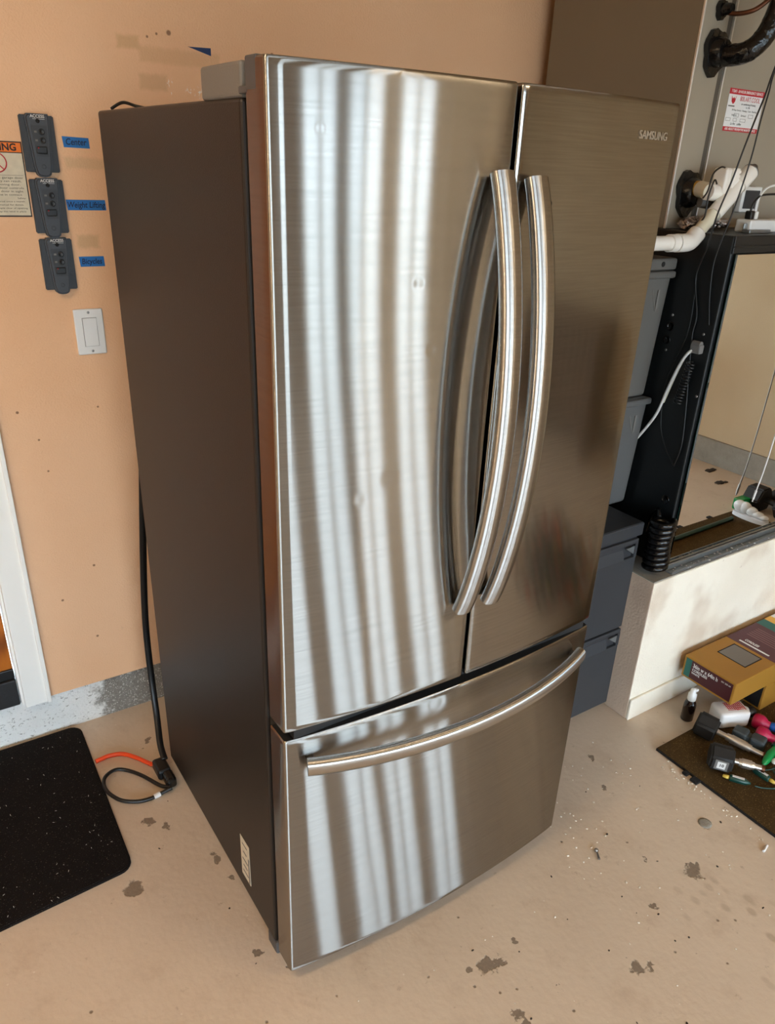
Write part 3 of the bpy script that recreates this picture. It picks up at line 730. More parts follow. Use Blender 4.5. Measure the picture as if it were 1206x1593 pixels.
f = MB(); f.box(1.530, 1.556, .395, .438, 1.607, 1.672, .006, 3, M=None); f.build('float_switch', MT['pvc'], dp)
f = MB(); f.box(1.557, 1.585, .392, .412, 1.612, 1.672, .003)
for k in range(5): f.box(1.583, 1.589, .392, .412, 1.616+.011*k, 1.623+.011*k, .001)
f.build('switch_clip', MT['pvc'], dp)
f = MB(); f.cyl((1.520, .455, 1.584), (1.585, .43, 1.578), .014, seg=16); f.build('lower_stub', MT['greyp'], dp)
f = MB(); f.cyl((1.437, .392, 1.497), (1.520, .398, 1.566), .0175, seg=20); f.build('riser_pipe', MT['pvc_old'], dp)
f = MB(); f.cyl((1.510, .396, 1.556), (1.572, .398, 1.607), .0215, seg=22); f.build('coupling', MT['pvc'], dp)
f = MB(); f.cyl((1.572, .398, 1.607), (1.600, .399, 1.631), .0190, seg=22); f.cyl((1.598, .399, 1.629), (1.640, .40, 1.664), .0225, seg=22); f.build('riser_pipe', MT['pvc'], dp)
f = MB(); f.lathe([(.0225, 0), (.022, .006), (.016, .010), (.010, .011), (.010, .022), (.006, .024)], (1.640, .40, 1.664), (.042, .001, .035), 20); f.build('threaded_cap', MT['screw'], dp)
f = MB(); f.tube([(1.365, .390, 1.486), (1.400, .390, 1.486), (1.425, .391, 1.490), (1.452, .393, 1.510)], .0235, 22, 6); f.build('elbow', MT['pvc'], dp)
f = MB(); f.cyl((.98, .390, 1.486), (1.348, .390, 1.486), .0185, seg=20); f.cyl((1.335, .39, 1.486), (1.362, .39, 1.486), .0225, seg=20); f.build('outlet_pipe', MT['pvc'], dp)
fl = MB()
for k in range(16):
    fl.sphere((0, 0, 0), 1, 8, M=Matrix.Translation((1.475+.012*k+random.uniform(-.006, .006), .46+random.uniform(-.03, .03), BT+.012+random.uniform(0, .012))) @ Matrix.Rotation(random.uniform(0, 3), 4, (random.random(), random.random(), 1)), sc=(.018, .014, .012))
for v in fl.bm.verts: v.co += Vector((random.uniform(-.004, .004), random.uniform(-.004, .004), random.uniform(0, .004)))
for fc in fl.bm.faces: fc.smooth = False
tag(fl.build('foil_wad', MT['foil']), 'crumpled silver foil lying on the black stand under pipes', 'foil')
# thin hanging wires
hw = thing('hanging_wire', (1.45, .33, 1.6), 'pair of thin dark wires hanging down across the furnace', 'wire')
f = MB(); f.tube([(1.60, .30, 2.15), (1.545, .30, 2.02), (1.496, .30, 1.893), (1.480, .30, 1.831), (1.462, .30, 1.78), (1.444, .302, 1.715), (1.434, .31, 1.64), (1.425, .325, 1.56), (1.440, .345, 1.48), (1.452, .37, 1.40), (1.4550, .345, 1.30), (1.4550, .346, 1.245), (1.4550, .33, 1.13), (1.4550, .315, 1.03), (1.4550, .305, .93), (1.4550, .316, .862)], .0022, 8); f.build('wire', MT['cord'], hw)
f = MB(); f.tube([(1.605, .30, 2.15), (1.550, .30, 2.02), (1.500, .30, 1.892), (1.489, .297, 1.84), (1.478, .295, 1.78), (1.470, .293, 1.70), (1.458, .295, 1.62), (1.447, .30, 1.55), (1.447, .32, 1.45), (1.4550, .318, 1.36), (1.4550, .300, 1.28)], .0020, 8); f.build('wire', MT['cord'], hw)
f = MB(); f.tube([(1.4550, .37, 1.40), (1.4550, .362, 1.25), (1.4550, .40, 1.11), (1.4550, .392, .98), (1.4550, .36, .91), (1.4550, .316, .862)], .0014, 6); f.build('wire', MT['cord'], hw)
f = MB(); f.tube([(1.530, .405, 1.672), (1.505, .40, 1.672), (1.478, .40, 1.655), (1.470, .40, 1.615), (1.468, .41, 1.595)], .0022, 8); f.tube([(1.495, .395, 1.632), (1.475, .39, 1.640), (1.463, .39, 1.60), (1.463, .39, 1.55), (1.470, .42, 1.525)], .0022, 8); f.build('sensor_wire', MT['cord'], hw)
wc = thing('white_cable', (BX, .34, 1.2), 'white cable curving down from grey clip on the black stand', 'cable')
f = MB(); f.box(BX-.020, BX-.0005, .302, .336, 1.200, 1.226, .004); f.cyl((BX-.012, .306, 1.226), (BX-.012, .332, 1.226), .009, seg=12); f.build('clip', MT['greyp'], wc)
f = MB(); f.tube([(1.448, .320, 1.209), (1.440, .335, 1.200), (1.440, .356, 1.160), (1.441, .380, 1.085), (1.441, .40, 1.008), (1.441, .43, .95), (1.441, .465, .895)], .0042, 8); f.build('cable', MT['whitep'], wc)
f = MB(); f.tube([(1.447, .326, 1.209), (1.443, .345, 1.185), (1.446, .366, 1.13), (1.447, .390, 1.04)], .0030, 8); f.build('cable', MT['pvc_old'], wc)
f = MB(); hp = []
for k in range(14*8):
    a = 2*PI*k/8; u = k/(14*8); hp.append((1.4420+.008*math.cos(a), .322+.018*u+.011*math.sin(a), 1.175-.125*u))
f.tube(hp, .0028, 6, 2); tag(f.build('coiled_cable', MT['cord']), 'dark coiled phone cable hanging below the grey clip', 'cable')
# power strip on top of the stand
ps = thing('power_strip', (1.78, .36, BT), 'white power strip with two plugs on the black stand', 'power strip')
f = MB(); f.box(1.614, 1.96, .345, .395, BT, BT+.034, .006, 3); f.build('strip_body', MT['whitep'], ps)
f = MB(); f.box(1.628, 1.646, .360, .380, BT+.034, BT+.056, .003); f.build('plug', MT['cord'], ps)
f = MB(); f.tube([(1.637, .370, BT+.055), (1.642, .37, BT+.075), (1.67, .37, BT+.095), (1.74, .37, BT+.10)], .003, 8); f.build('plug_cord', MT['cord'], ps)
f = MB(); f.box(1.650, 1.664, .360, .378, BT+.034, BT+.055, .003); f.tube([(1.657, .369, BT+.054), (1.66, .37, BT+.085), (1.69, .37, BT+.115), (1.75, .37, BT+.125)], .003, 8); f.build('white_plug', MT['whitep'], ps)
mt_ = thing('wall_meter', (1.78, .50, 1.60), 'small grey and white box at frame edge beside power strip', 'box')
f = MB(); f.box(1.755, 1.85, fy-.030, fy-.007, BT+.045, BT+.115, .003); f.build('box_body', MT['whitep'], mt_)
f = MB(); f.box(1.768, 1.84, fy-.0315, fy-.029, BT+.055, BT+.105, .002); f.build('dark_face', MT['ctl'], mt_)

# mirror and its channel
MYF = .272
mr = thing('wall_mirror', (1.9, MYF, PZ), 'tall frameless mirror leaning against black stand on plinth', 'mirror')
f = MB(); f.box(1.474, 2.58, MYF, MYF+.005, PZ+.006, BT-.046); f.build('glass', MT['mirror'], mr)
f = MB(); f.box(1.474, 2.58, MYF+.005, MYF+.007, PZ+.006, BT-.046); f.build('backing', MT['dgreen'], mr)
tr = thing('metal_channel', (1.9, .258, PZ), 'galvanised metal channel along plinth edge holding the mirror', 'channel')
f = MB(); f.box(1.452, 3.6, .262, .270, PZ, PZ+.020, .001); f.build('back_lip', MT['galv'], tr)
f = MB(); f.box(1.452, 3.6, .240, .262, PZ, PZ+.004, .001); f.box(1.452, 3.6, .238, .242, PZ, PZ+.010, .001); f.build('channel_base', MT['galv'], tr)
f = MB()
for k in range(60):
    x = random.uniform(1.45, 2.2); f.sphere((x, random.uniform(.236, .262), PZ+.006), random.uniform(.002, .0045), 6, sc=(1, 1, .5))
f.build('paint_drips', MT['white_print'], tr)['kind'] = 'stuff'
uc = thing('charging_cable', (1.83, .24, .7), 'thin white charging cable hanging in front of the mirror', 'cable')
f = MB(); f.tube([(1.79, .35, BT+.030), (1.81, .31, BT+.028), (1.845, .262, BT-.01), (1.850, .246, 1.30), (1.846, .242, 1.05), (1.838, .242, .90), (1.828, .242, .80), (1.815, .242, .735)], .0023, 8); f.build('cable', MT['whitep'], uc)
f = MB(); f.cyl((1.8155, .242, .738), (1.810, .242, .708), .0042, .0036, seg=10); f.cyl((1.810, .242, .708), (1.809, .242, .700), .0022, seg=8); f.build('connector', MT['whitep'], uc)

# ------------------------------------------------------------------ file cabinet, bins, hose
fc_ = thing('filing_cabinet', (1.16, .6, 0), 'slate blue two drawer filing cabinet behind the refrigerator', 'cabinet')
f = MB(); f.box(.93, 1.356, .322, .90, .02, .652, .003); f.build('body', MT['bluecab'], fc_)
f = MB(); f.box(.928, 1.370, .314, .905, .652, .694, .004); f.build('top', [MT['bluecab']], fc_)
f = MB(); f.box(.932, 1.366, .318, .90, .6935, .6955, .0005); f.build('top_surface', MT['bluecab_top'], fc_)
f = MB(); f.box(.95, 1.33, .345, .89, 0, .022); f.build('base', MT['black'], fc_)
for z0, z1 in ((.328, .645), (.022, .318)):
    f = MB(); f.box(.934, 1.354, .312, .323, z0, z1-.062, .002); f.box(.934, 1.354, .312, .323, z1-.016, z1, .002); f.box(.934, .96, .312, .323, z1-.063, z1-.015); f.box(1.342, 1.354, .312, .323, z1-.063, z1-.015)
    d = f.build('drawer', MT['bluecab'], fc_)
    f = MB(); f.prism([(0, 0), (.010, .030), (.012, .030), (.012, 0)], axes((.96, .312, z1-.062), (0, 1, 0), (0, 0, 1)), .34); f.build('drawer_pull', MT['bluecab'], d)
    f = MB(); f.prism([(1.300, z1-.024), (1.338, z1-.022), (1.338, z1-.050)], axes((0, .3135, 0), (1, 0, 0), (0, 0, 1)), .003); f.build('highlight_plate', MT['galv'], d)  # pale triangle standing in for the highlight in the recessed pull
def bin_(z0, z1, lid, m_, label):
    t = thing('storage_bin', (1.2, .66, z0), label, 'bin', 'grey bins on the filing cabinet')
    f = MB(); f.box(.96, 1.446, .442, .88, z0, z1, .012, 3, taper=.955); f.build('tub', m_, t)
    f = MB(); f.box(.95, 1.452, .434, .886, z1-.022, z1-.002, .006, 2); f.build('rim', m_, t)
    f = MB(); f.box(1.395, 1.402, .4405, .443, z1-.105, z1-.052, M=None); f.cyl((1.372, .444, z1-.05), (1.398, .444, z1-.11), .0018, seg=6); f.build('chalk_mark', MT['grey_print'], t)
    if lid:
        f = MB(); f.box(.952, 1.450, .436, .884, z1+.001, z1+.032, .006, 2); l_ = f.build('lid', m_, t)
        f = MB(); f.lathe([(.007, 0), (.007, .002), (.004, .002), (.001, .001)], (1.388, .4365, z1+.017), (0, -1, 0), 14); f.build('lid_hole', MT['hole'], l_)
bin_(.6965, 1.044, False, MT['bin2'], 'lower grey plastic storage bin on filing cabinet')
bin_(1.046, 1.409, True, MT['bin'], 'upper grey plastic storage bin with lid on filing cabinet')
hs_ = MB(); hp = []
for k in range(9*16):
    a = 2*PI*k/16; u = k/(9*16); rr = .030+.002*math.sin(u*9)
    hp.append((1.418+rr*math.cos(a)+.002*math.sin(u*7), .284+rr*math.sin(a), PZ+.012+.165*u))
hs_.tube(hp, .0098, 8, 1, smoothpath=False)
hs_.tube([(1.43, .31, PZ+.175), (1.445, .33, PZ+.19), (1.448, .35, PZ+.16), (1.448, .36, PZ+.10)], .007, 8)
tag(hs_.build('coiled_hose', MT['rubber']), 'glossy black hose coiled in a stack on plinth corner', 'hose')

# ------------------------------------------------------------------ boxes
def carton(x0, x1, y0, y1, z0, z1, label, full=True):
    t = thing('cardboard_box', (x0, y0, z0), label, 'box', 'ochre window blind boxes by the plinth')
    f = MB(); f.box(x0, x1, y0, y1, z0, z1, .0025)
    f.build('carton', MT['box'], t)
    e = x0-.0004
    f = MB(); f.box(e-.0004, x0, y0+.008, y1-.008, z0+.008, z1-.006); f.build('end_print_or_shade', MT['maroon'], t)
    f = MB(); f.box(e-.0008, x0, y1-.030, y1-.008, z0+.008, z1-.006); f.build('end_stripe', MT['teal'], t)
    Mx = lambda y, z: axes((e-.0009, y, z), (0, -1, 0), (0, 0, 1))
    text('lettering', '36in w x 64in h', .021, Mx(y1-.036, z1-.022), MT['white_print'], t, .0001, 'LEFT', .0004, sx=.72)
    text('lettering', 'CORDLESS', .0135, Mx(y1-.036, z1-.038), MT['white_print'], t, .0001, 'LEFT', .0003, sx=.9)
    text('lettering', 'WHITE', .010, Mx(y1-.036, z1-.050), MT['white_print'], t, .0001, 'LEFT', .0002)
    text('lettering', '051 203 64', .0075, Mx(y0+.050, z1-.018), MT['white_print'], t, .0001, 'LEFT')
    zt = z1
    w = MB(); w.box(x0+.112, x0+.202, y0+.045, y0+.145, zt-.0002, zt+.0004); w = w.build('window_film', MT['window'], t)
    f = MB(); q = .003
    f.box(x0+.109, x0+.112, y0+.042, y0+.148, zt, zt+.0012); f.box(x0+.202, x0+.205, y0+.042, y0+.148, zt, zt+.0012); f.box(x0+.109, x0+.205, y0+.042, y0+.045, zt, zt+.0012); f.box(x0+.109, x0+.205, y0+.145, y0+.148, zt, zt+.0012)
    f.build('window_rim', MT['hole'], w)
    f = MB(); f.box(x0+.222, x0+.40, y0+.002, y1-.002, zt-.0002, zt+.0005); f.build('top_print', MT['plum'], t)
    f = MB(); f.box(x0+.40, x0+.45, y0+.002, y1-.002, zt-.0002, zt+.0005); f.build('top_stripe', MT['teal'], t)
    f = MB(); f.box(x0+.45, x1-.2, y0+.002, y1-.002, zt-.0002, zt+.0005); f.build('top_picture', MT['gold'], t)
    f = MB(); f.box(x0+.49, x0+.52, y0+.002, y1-.002, zt, zt+.0008); f.build('picture_stripe', MT['white_print'], t)
    Mt = lambda x, y: axes((x, y, zt+.0006), (0, -1, 0), (1, 0, 0))
    text('lettering', 'CORDLESS', .018, Mt(x0+.262, y1-.05), MT['white_print'], t, .0001, 'LEFT', .0005, sx=.6)
    f = MB(); f.box(x0+.238, x0+.246, y0+.04, y1-.04, zt, zt+.0008); f.build('underline', MT['white_print'], t)
    for k in range(6):
        f = MB(); f.box(x0+.30+.013*k, x0+.304+.013*k, y0+.03+.01*(k % 2), y1-.03, zt, zt+.0008); f.build('printed_line', MT['plum'] if k > 5 else mat('pale_plum_print', (128, 92, 92), .6) if k == 0 else bpy.data.materials['pale_plum_print'], t)
    text('lettering', 'cordless shade', .022, Mt(x0+.422, y1-.09), MT['white_print'], t, .0001, 'LEFT', .0002, sx=.7)
    return t
UB = (1.582, 2.54, .012, .205, .118, .200)
carton(*UB, 'ochre cardboard blind box lying on top, with maroon label end')
LB = (1.785, 2.74, .012, .205, .0135, .1165)
t = thing('cardboard_box', (LB[0], LB[2], LB[4]), 'lower ochre cardboard box mostly hidden under the other', 'box', 'ochre window blind boxes by the plinth')
f = MB(); f.box(*LB, .0025); f.build('carton', MT['box'], t)
f = MB(); f.box(LB[0]-.0008, LB[0]+.001, LB[2]+.008, LB[3]-.008, LB[4]+.008, LB[5]-.006); f.build('end_print_or_shade', MT['hole'], t)  # black sheet painting the shade under the overhanging upper box

# ------------------------------------------------------------------ exercise mat and what lies on it
MZ = .012
em = thing('exercise_mat', (2.3, -.25, 0), 'brown speckled rubber exercise mat on floor before the plinth', 'mat')
f = MB(); f.box(1.327, 3.30, -.575, .076, 0, MZ-.003, .001); f.build('underside', MT['mat_edge'], em)
f = MB(); f.box(1.3285, 3.298, -.573, .0745, MZ-.003, MZ, .001); f.build('surface', MT['mat'], em)
for (x, y, w, h) in ((1.310, -.035, .020, .018), (1.306, -.066, .024, .026)):
    f = MB(); f.box(x, 1.329, y-h, y, .0005, MZ-.002, .003); f.build('interlock_tab', MT['mat_edge'], em)
for x in (2.3, 2.55, 2.8, 3.05):
    f = MB(); f.box(x, x+.03, -.60, -.574, .0005, MZ-.002, .003); f.build('interlock_tab', MT['mat_edge'], em)
sb = thing('spray_bottle', (1.545, .125, 0), 'small dark bottle with white pump top beside the plinth', 'bottle')
f = MB(); f.lathe([(.017, 0), (.020, .003), (.020, .062), (.017, .072), (.010, .077), (.009, .083)], (1.545, .125, 0)); f.build('body', MT['amber'], sb)
f = MB(); f.lathe([(.013, .080), (.014, .083), (.014, .104), (.009, .108), (.009, .122), (.006, .125)], (1.545, .125, 0)); f.box(1.545, 1.560, .115, .127, .114, .124, .002); f.build('pump_top', MT['whitep'], sb)
jg = thing('plastic_jug', (1.64, .02, MZ), 'white plastic bottle with black cap lying on its side', 'bottle')
JM = axes((1.648, .030, MZ+.034), Vector((.92, -.40, 0)), (0, 0, 1))
f = MB(); f.box(-.066, .042, -.032, .030, -.038, .038, .013, 4, M=JM); f.build('body', MT['jug'], jg, 50)
f = MB(); f.lathe([(.024, 0), (.019, .012), (.013, .016)], JM @ Vector((.040, 0, 0)), Vector((.92, -.40, 0)), 20); f.build('shoulder', MT['jug'], jg)
f = MB(); f.lathe([(.0165, 0), (.0175, .002), (.0175, .022), (.014, .0235), (.013, .0215), (.001, .021)], JM @ Vector((.053, 0, .004)), Vector((.90, -.40, .28)), 22); f.build('cap', MT['black'], jg)
f = MB()
for k in range(9):
    u = -.03+.007*k; f.box(u, u+.0025, .0295, .0308, -.022+random.uniform(0, .008), .018+random.uniform(-.008, .006), M=JM)
for k in range(5):
    v = -.02+.009*k; f.box(-.034, .030-.006*(k % 3), .0295, .0306, v, v+.002, M=JM)
f.build('red_print', MT['red_print'], jg)
def dumbbell(p, d, L, label, plate=False):
    p = Vector(p); d = Vector(d).normalized()
    t = thing('dumbbell', (p.x, p.y, MZ), label, 'dumbbell', 'black hex dumbbells with chrome bars')
    s_ = d.cross(Vector((0, 0, 1))).normalized(); u = s_.cross(d)
    f = MB()
    M_ = Matrix((s_, u, d)).transposed().to_4x4(); M_.translation = p - d*.034
    hexp = [(.044*math.cos(PI/6+PI/3*k), .044*math.sin(PI/6+PI/3*k)) for k in range(6)]
    f.prism(hexp, M_, .068)
    bmesh.ops.bevel(f.bm, geom=list(f.bm.edges), offset=.007, segments=3, affect='EDGES')
    f.build('head', MT['hex'], t, 40)
    f = MB(); q = p+d*.034
    f.cyl(q, q+d*(L*.2), .0085, seg=16); f.cyl(q+d*L*.2, q+d*L*.3, .0115, .0125, seg=16); f.cyl(q+d*L*.3, q+d*L*.62, .0145, seg=16); f.cyl(q+d*L*.62, q+d*L*.72, .0125, .0115, seg=16); f.cyl(q+d*L*.72, q+d*L, .0085, seg=16)
    f.build('bar', MT['chrome'], t)
    f = MB(); f.cyl(q+d*(L*.96), q+d*(L*1.06), .0125, seg=6); f.build('end_nut', MT['copper'], t)
    if plate:
        f = MB()
        a = PI/6+PI/3*3
        nn = (s_*-1).normalized()
        nn = s_.copy()
        c = p + nn*.0385
        Mp = axes(c, d, u); 
        if (Mp.to_3x3() @ Vector((0, 0, 1))).dot(nn) < 0: Mp = axes(c, -d, u)
        f.box(-.019, .019, -.017, .017, -.001, .0008, M=Mp); pl = f.build('weight_label', MT['greyp'], t)
        f = MB(); f.box(-.012, .012, -.012, .012, .0006, .0014, M=Mp); f.build('label_plate', MT['whitep'], pl)
        text('lettering', '10', .014, Mp @ Matrix.Translation((0, 0, .0015)), MT['black_print'], pl, .0001, bold=.0004)
    return t
dumbbell((1.505, .030, MZ+.042), (.075, -.185, -.028), .150, 'black hex dumbbell with chrome bar, the one beside white bottle')
dumbbell((1.418, -.085, MZ+.042), (.075, -.10, -.004), .085, 'black hex dumbbell with pale number plate, nearest mat edge', True)
def vinyl(p, d, m_, label, band=None):
    p = Vector(p); d = Vector(d).normalized(); t = thing('hand_weight', (p.x, p.y, MZ), label, 'dumbbell')
    f = MB(); f.lathe([(.012, 0), (.022, .003), (.026, .012), (.026, .028), (.021, .038), (.0135, .046), (.0125, .080), (.0135, .112), (.021, .120), (.026, .130), (.026, .146), (.022, .155), (.012, .158)], p, d, 8); f.build('weight', m_, t)
    if band:
        f = MB(); f.lathe([(.0138, .055), (.0150, .058), (.0150, .092), (.0138, .095)], p, d, 16); f.build('grip_band', band, t)
    return t
vinyl((1.690, -.018, MZ+.027), (.34, -.94, 0), MT['pink'], 'crimson vinyl hand weight with blue grip band by bottle cap', MT['blue_vinyl'])
vinyl((1.640, -.062, MZ+.027), (.34, -.94, 0), MT['pink'], 'second crimson vinyl hand weight, in front of the banded one')
sl_ = thing('hand_weight', (1.60, -.06, MZ), 'dull slate grey hand weight behind the chrome bars', 'dumbbell')
f = MB(); SM = axes((1.590, -.022, MZ+.020), (.25, -.95, 0), (0, 0, 1))
f.box(-.005, .040, -.020, .020, -.022, .022, .008, 3, M=SM); f.box(.050, .095, -.020, .020, -.022, .022, .008, 3, M=SM); f.build('head', MT['slate'], sl_)
f = MB(); f.box(.036, .054, -.014, .014, -.014, .014, .004, 2, M=SM); f.build('grip', MT['slate'], sl_)
gb = thing('green_bulb', (1.55, -.13, MZ), 'glossy green pointed plastic bulb lying beside chrome bars', 'ornament')
f = MB(); f.lathe([(.001, 0), (.007, .006), (.0115, .025), (.014, .05), (.013, .07), (.010, .085), (.012, .10)], (1.532, -.160, MZ+.016), (.95, .20, .10), 16); f.build('bulb', MT['green'], gb)
f = MB(); f.sphere((1.574, -.172, MZ+.020), .0095, 12); f.build('white_knob', MT['whitep'], gb)
f = MB(); f.lathe([(.013, 0), (.015, .004), (.015, .014), (.012, .016)], (1.624, -.141, MZ+.026), (.95, .20, .10), 14); f.build('socket', MT['dgreen'], gb)
def socket(p, d, label):
    t = thing('light_socket', (p[0], p[1], MZ), label, 'string light', 'green light sockets on the brown mat')
    d = Vector(d).normalized(); p = Vector(p)
    f = MB(); f.lathe([(.001, -.020), (.005, -.018), (.006, -.008), (.006, 0)], p, d, 12); f.build('bulb', MT['bulb'], t)
    f = MB(); f.lathe([(.009, 0), (.010, .002), (.0095, .045), (.007, .050), (.003, .060)], p, d, 14); f.build('socket', MT['dgreen'], t)
    f = MB(); s_ = d.cross(Vector((0, 0, 1))).normalized(); M_ = axes(p+d*.024+Vector((0, 0, .0095)), d, s_); f.box(-.017, .017, -.004, .004, -.001, .0006, M=M_); f.build('tag', MT['white_print'], t)
    return t
socket((1.400, -.135, MZ+.0105), (.55, -.85, 0), 'green light socket with amber bulb, nearest mat edge')
socket((1.498, -.205, MZ+.0105), (-.05, 1, .0), 'upright-lying green light socket touching the second chrome bar')
f = MB(); f.tube([(1.44, -.195, MZ+.006), (1.46, -.215, MZ+.004), (1.50, -.235, MZ+.004), (1.54, -.20, MZ+.005), (1.56, -.18, MZ+.005), (1.60, -.20, MZ+.005), (1.64, -.25, MZ+.005)], .0022, 8)
f.tube([(1.505, -.155, MZ+.010), (1.53, -.17, MZ+.004), (1.57, -.185, MZ+.010), (1.63, -.16, MZ+.006)], .002, 8)
tag(f.build('light_string_wire', MT['dgreen']), 'thin dark green wire linking light sockets on the mat', 'wire')
# things in front of the mirror, seen in its reflection
f = MB(); f.cyl((1.95, -.470, MZ+.011), (3.13, -.500, MZ+.011), .011, seg=12); tag(f.build('green_rod', MT['dgreen']), 'long dark green rod lying along the brown mat', 'rod')
sh = thing('white_sneaker', (3.24, -.50, MZ), 'white sneaker on far end of mat, seen in the mirror', 'shoe')
HM = axes((3.225, -.455, MZ), Vector((.10, .99, 0)), Vector((-.99, .10, 0)))
sole = [(.10*math.cos(a)*(1.0), (.030+.006*math.cos(a))*math.sin(a)) for a in [2*PI*k/24 for k in range(24)]]
f = MB(); f.prism(sole, HM, .022); f.build('sole', MT['white_print'], sh, 40)
f = MB()
for (u, w, h, r) in ((-.09, .030, .055, .04), (-.05, .032, .055, .04), (0, .032, .042, .04), (.045, .034, .03, .04), (.085, .030, .022, .035)):
    f.sphere((0, 0, 0), 1, 14, M=HM @ Matrix.Translation((u*.75, 0, .022+h*.6)), sc=(r*.9, w*.7, h*.6))
f.build('upper', MT['whitep'], sh)
f = MB(); f.box(3.27, 3.35, -.60, -.545, MZ, MZ+.065, .008, 3) ; tag(f.build('foam_block', MT['green']), 'green foam block beside sneaker, seen in the mirror', 'block')
bw = thing('black_hand_weight', (3.42, -.52, 0), 'big black dumbbell standing past the mat, seen in mirror', 'dumbbell')
f = MB(); f.prism([(.075*math.cos(PI/3*k), .075*math.sin(PI/3*k)) for k in range(6)], axes((3.42, -.60, .066), (1, 0, 0), (0, 0, 1)), -.10); bmesh.ops.bevel(f.bm, geom=list(f.bm.edges), offset=.008, segments=2, affect='EDGES'); f.build('head', MT['hex'], bw, 40)
f = MB(); f.prism([(.075*math.cos(PI/3*k), .075*math.sin(PI/3*k)) for k in range(6)], axes((3.42, -.42, .066), (1, 0, 0), (0, 0, 1)), -.08); bmesh.ops.bevel(f.bm, geom=list(f.bm.edges), offset=.008, segments=2, affect='EDGES'); f.build('head', MT['hex'], bw, 40)
f = MB(); f.cyl((3.42, -.50, .066), (3.42, -.42, .066), .016, seg=14); f.build('grip', MT['hex'], bw)
f = MB(); f.sphere((3.545, -.50, .052), .052, 20); tag(f.build('black_ball', MT['hex']), 'small black ball beside dumbbell, seen in the mirror', 'ball')
for k, (x, y) in enumerate(((3.70, -1.06), (3.575, -.90), (3.15, -.93))):
    f = MB()
    for q in range(4): f.box(x+.02*q-.03, x+.02*q-.005, y+random.uniform(-.01, .02), y+random.uniform(.025, .04), .0, .006, .002)
    tag(f.build('leaf_litter', MT['dark_grit']), ['dark leaf litter by right wall, farthest in mirror', 'dark leaf litter on open floor in the mirror', 'dark sliver of litter behind green rod in mirror'][k], 'litter')
# tangle of lights and a bench, reflected in the right door
tg = MB()
for k in range(26):
    pts = []; a = random.uniform(0, 6.28); cx, cy = 1.98+random.uniform(-.16, .16), -.92+random.uniform(-.2, .2)
    for q in range(9):
        a += random.uniform(.4, 1.2); r = random.uniform(.05, .2); pts.append((cx+r*math.cos(a), cy+r*math.sin(a), max(.012, random.uniform(.01, .30)*(1-r*1.5))))
    tg.tube(pts, .005, 6, 5, mi=0)
for k in range(150):
    a = random.uniform(0, 6.28); r = random.uniform(0, .3); z = random.uniform(.02, .32*(1-r*1.6))
    tg.sphere((1.98+r*math.cos(a), -.92+r*1.2*math.sin(a), z), .011, 6, mi=random.choice((1, 1, 2, 3, 4)), sc=(1, 1, 1.7))
o = tag(tg.build('light_tangle', [MT['dgreen'], MT['orange'], MT['red_print'], MT['bulb'], MT['whitep']]), 'tangled heap of coloured string lights, reflected in right door', 'string lights'); o['kind'] = 'stuff'
bn = thing('slatted_bench', (3.6, -2.3, 0), 'brown slatted wooden bench against right wall, reflected only', 'bench')
for k in range(12):
    f = MB(); f.box(3.50, 3.53, -2.88+.10*k, -2.82+.10*k, .12, .80, .004); f.build('slat', MT['benchw'], bn)
f = MB(); f.box(3.36, 3.805, -2.92, -1.66, .80, .84, .005); f.build('top', MT['benchw'], bn)
for y in (-2.9, -1.72):
    f = MB(); f.box(3.38, 3.80, y, y+.05, 0, .80, .004); f.build('leg', MT['benchw'], bn)

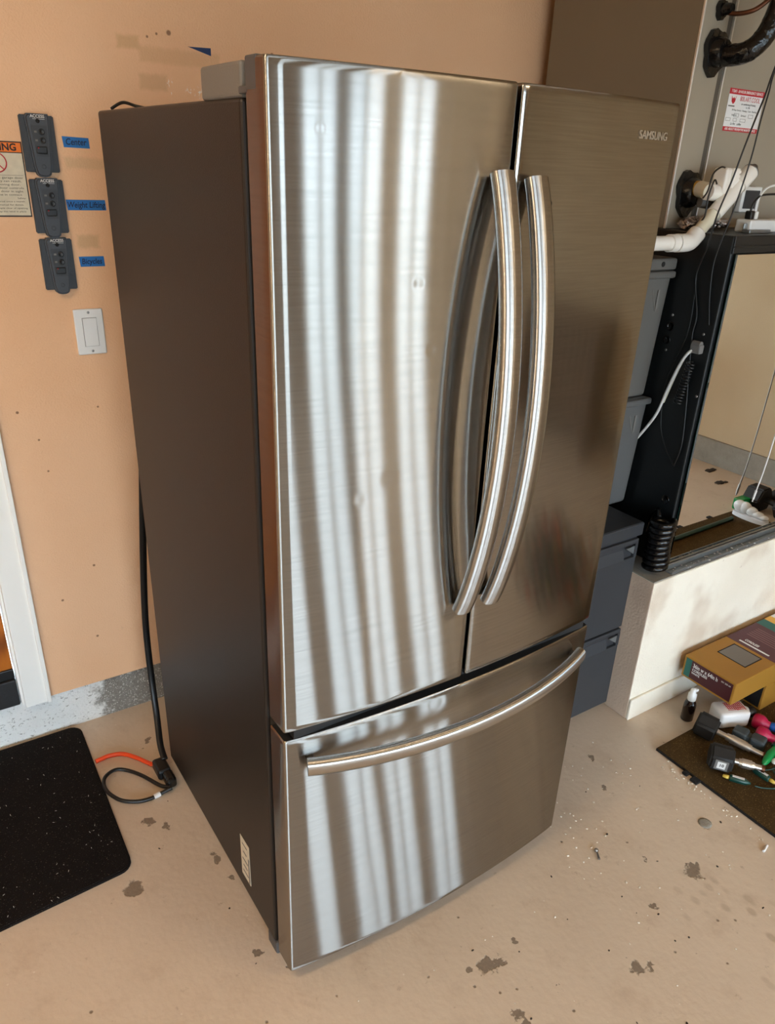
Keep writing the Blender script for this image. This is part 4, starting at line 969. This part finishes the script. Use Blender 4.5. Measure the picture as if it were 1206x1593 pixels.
# ------------------------------------------------------------------ little things on the floor
f = MB()
spots = []
for k in range(150):
    q = random.random()
    if q < .35: x, y = 1.305-abs(random.gauss(0, .02)), random.uniform(-.34, .03)
    elif q < .65: x, y = .86+random.gauss(0, .08), random.gauss(-.03, .09)
    elif q < .8: x, y = 1.15+random.gauss(0, .08), random.gauss(.05, .08)
    else: x, y = random.uniform(.0, 1.2), random.uniform(-.5, -.1)
    if x < FW+.01 and y > -.06: continue
    r = random.uniform(.0012, .0030); f.sphere((0, 0, 0), 1, 6, M=Matrix.Translation((x, y, r*.5)) @ Matrix.Rotation(random.uniform(0, 3), 4, 'Z'), sc=(r*random.uniform(1, 1.8), r, r*.6))
tag(f.build('plaster_grit', MT['debris']), 'pale plaster crumbs scattered on the floor by the mat', 'grit', kind='stuff')
f = MB()
for k in range(70):
    x, y = random.uniform(-.28, 1.25), random.uniform(-.55, .9)
    if -.02 < x < FW+.01 and y > -.06: continue
    if (x < -.18 and y > .4) or (x > .9 and y > .28): continue
    r = random.uniform(.0012, .0032); f.sphere((0, 0, 0), 1, 6, M=Matrix.Translation((x, y, r*.4)) @ Matrix.Rotation(random.uniform(0, 3), 4, 'Z'), sc=(r*random.uniform(1, 2.4), r, r*.5))
tag(f.build('dark_crumbs', MT['dark_grit']), 'dark crumbs scattered over the beige floor', 'grit', kind='stuff')
sc_ = MB(); sc_.cyl((.846, -.128, .004), (.858, -.108, .005), .0035, .002, seg=8); sc_.sphere((.860, -.104, .006), .006, 8)
tag(sc_.build('loose_screw', MT['screw']), 'small loose metal screw on floor right of the refrigerator', 'screw')
f = MB(); f.cyl((1.252, -.348, .004), (1.280, -.341, .004), .0035, seg=8); tag(f.build('paper_stub', MT['white_print']), 'short white stub on floor at the mat corner', 'stub')
f = MB(); f.lathe([(.019, 0), (.019, .0015), (.012, .003), (.004, .0025)], (1.203, -.198, 0), (0, 0, 1), 14); tag(f.build('flat_pebble', MT['conc']), 'flat grey round disc on floor before the brown mat', 'pebble')
f = MB()
for k in range(70):
    x, y = random.uniform(-.55, -.20), random.uniform(.47, 1.08); a = random.uniform(0, 3.14); L = random.uniform(.0015, .006)
    f.cyl((x, y, .0118), (x+L*math.cos(a), y+L*math.sin(a), .0122), .0005, seg=4)
tag(f.build('mat_lint', MT['debris']), 'white lint threads caught on the black doormat', 'lint', kind='stuff')
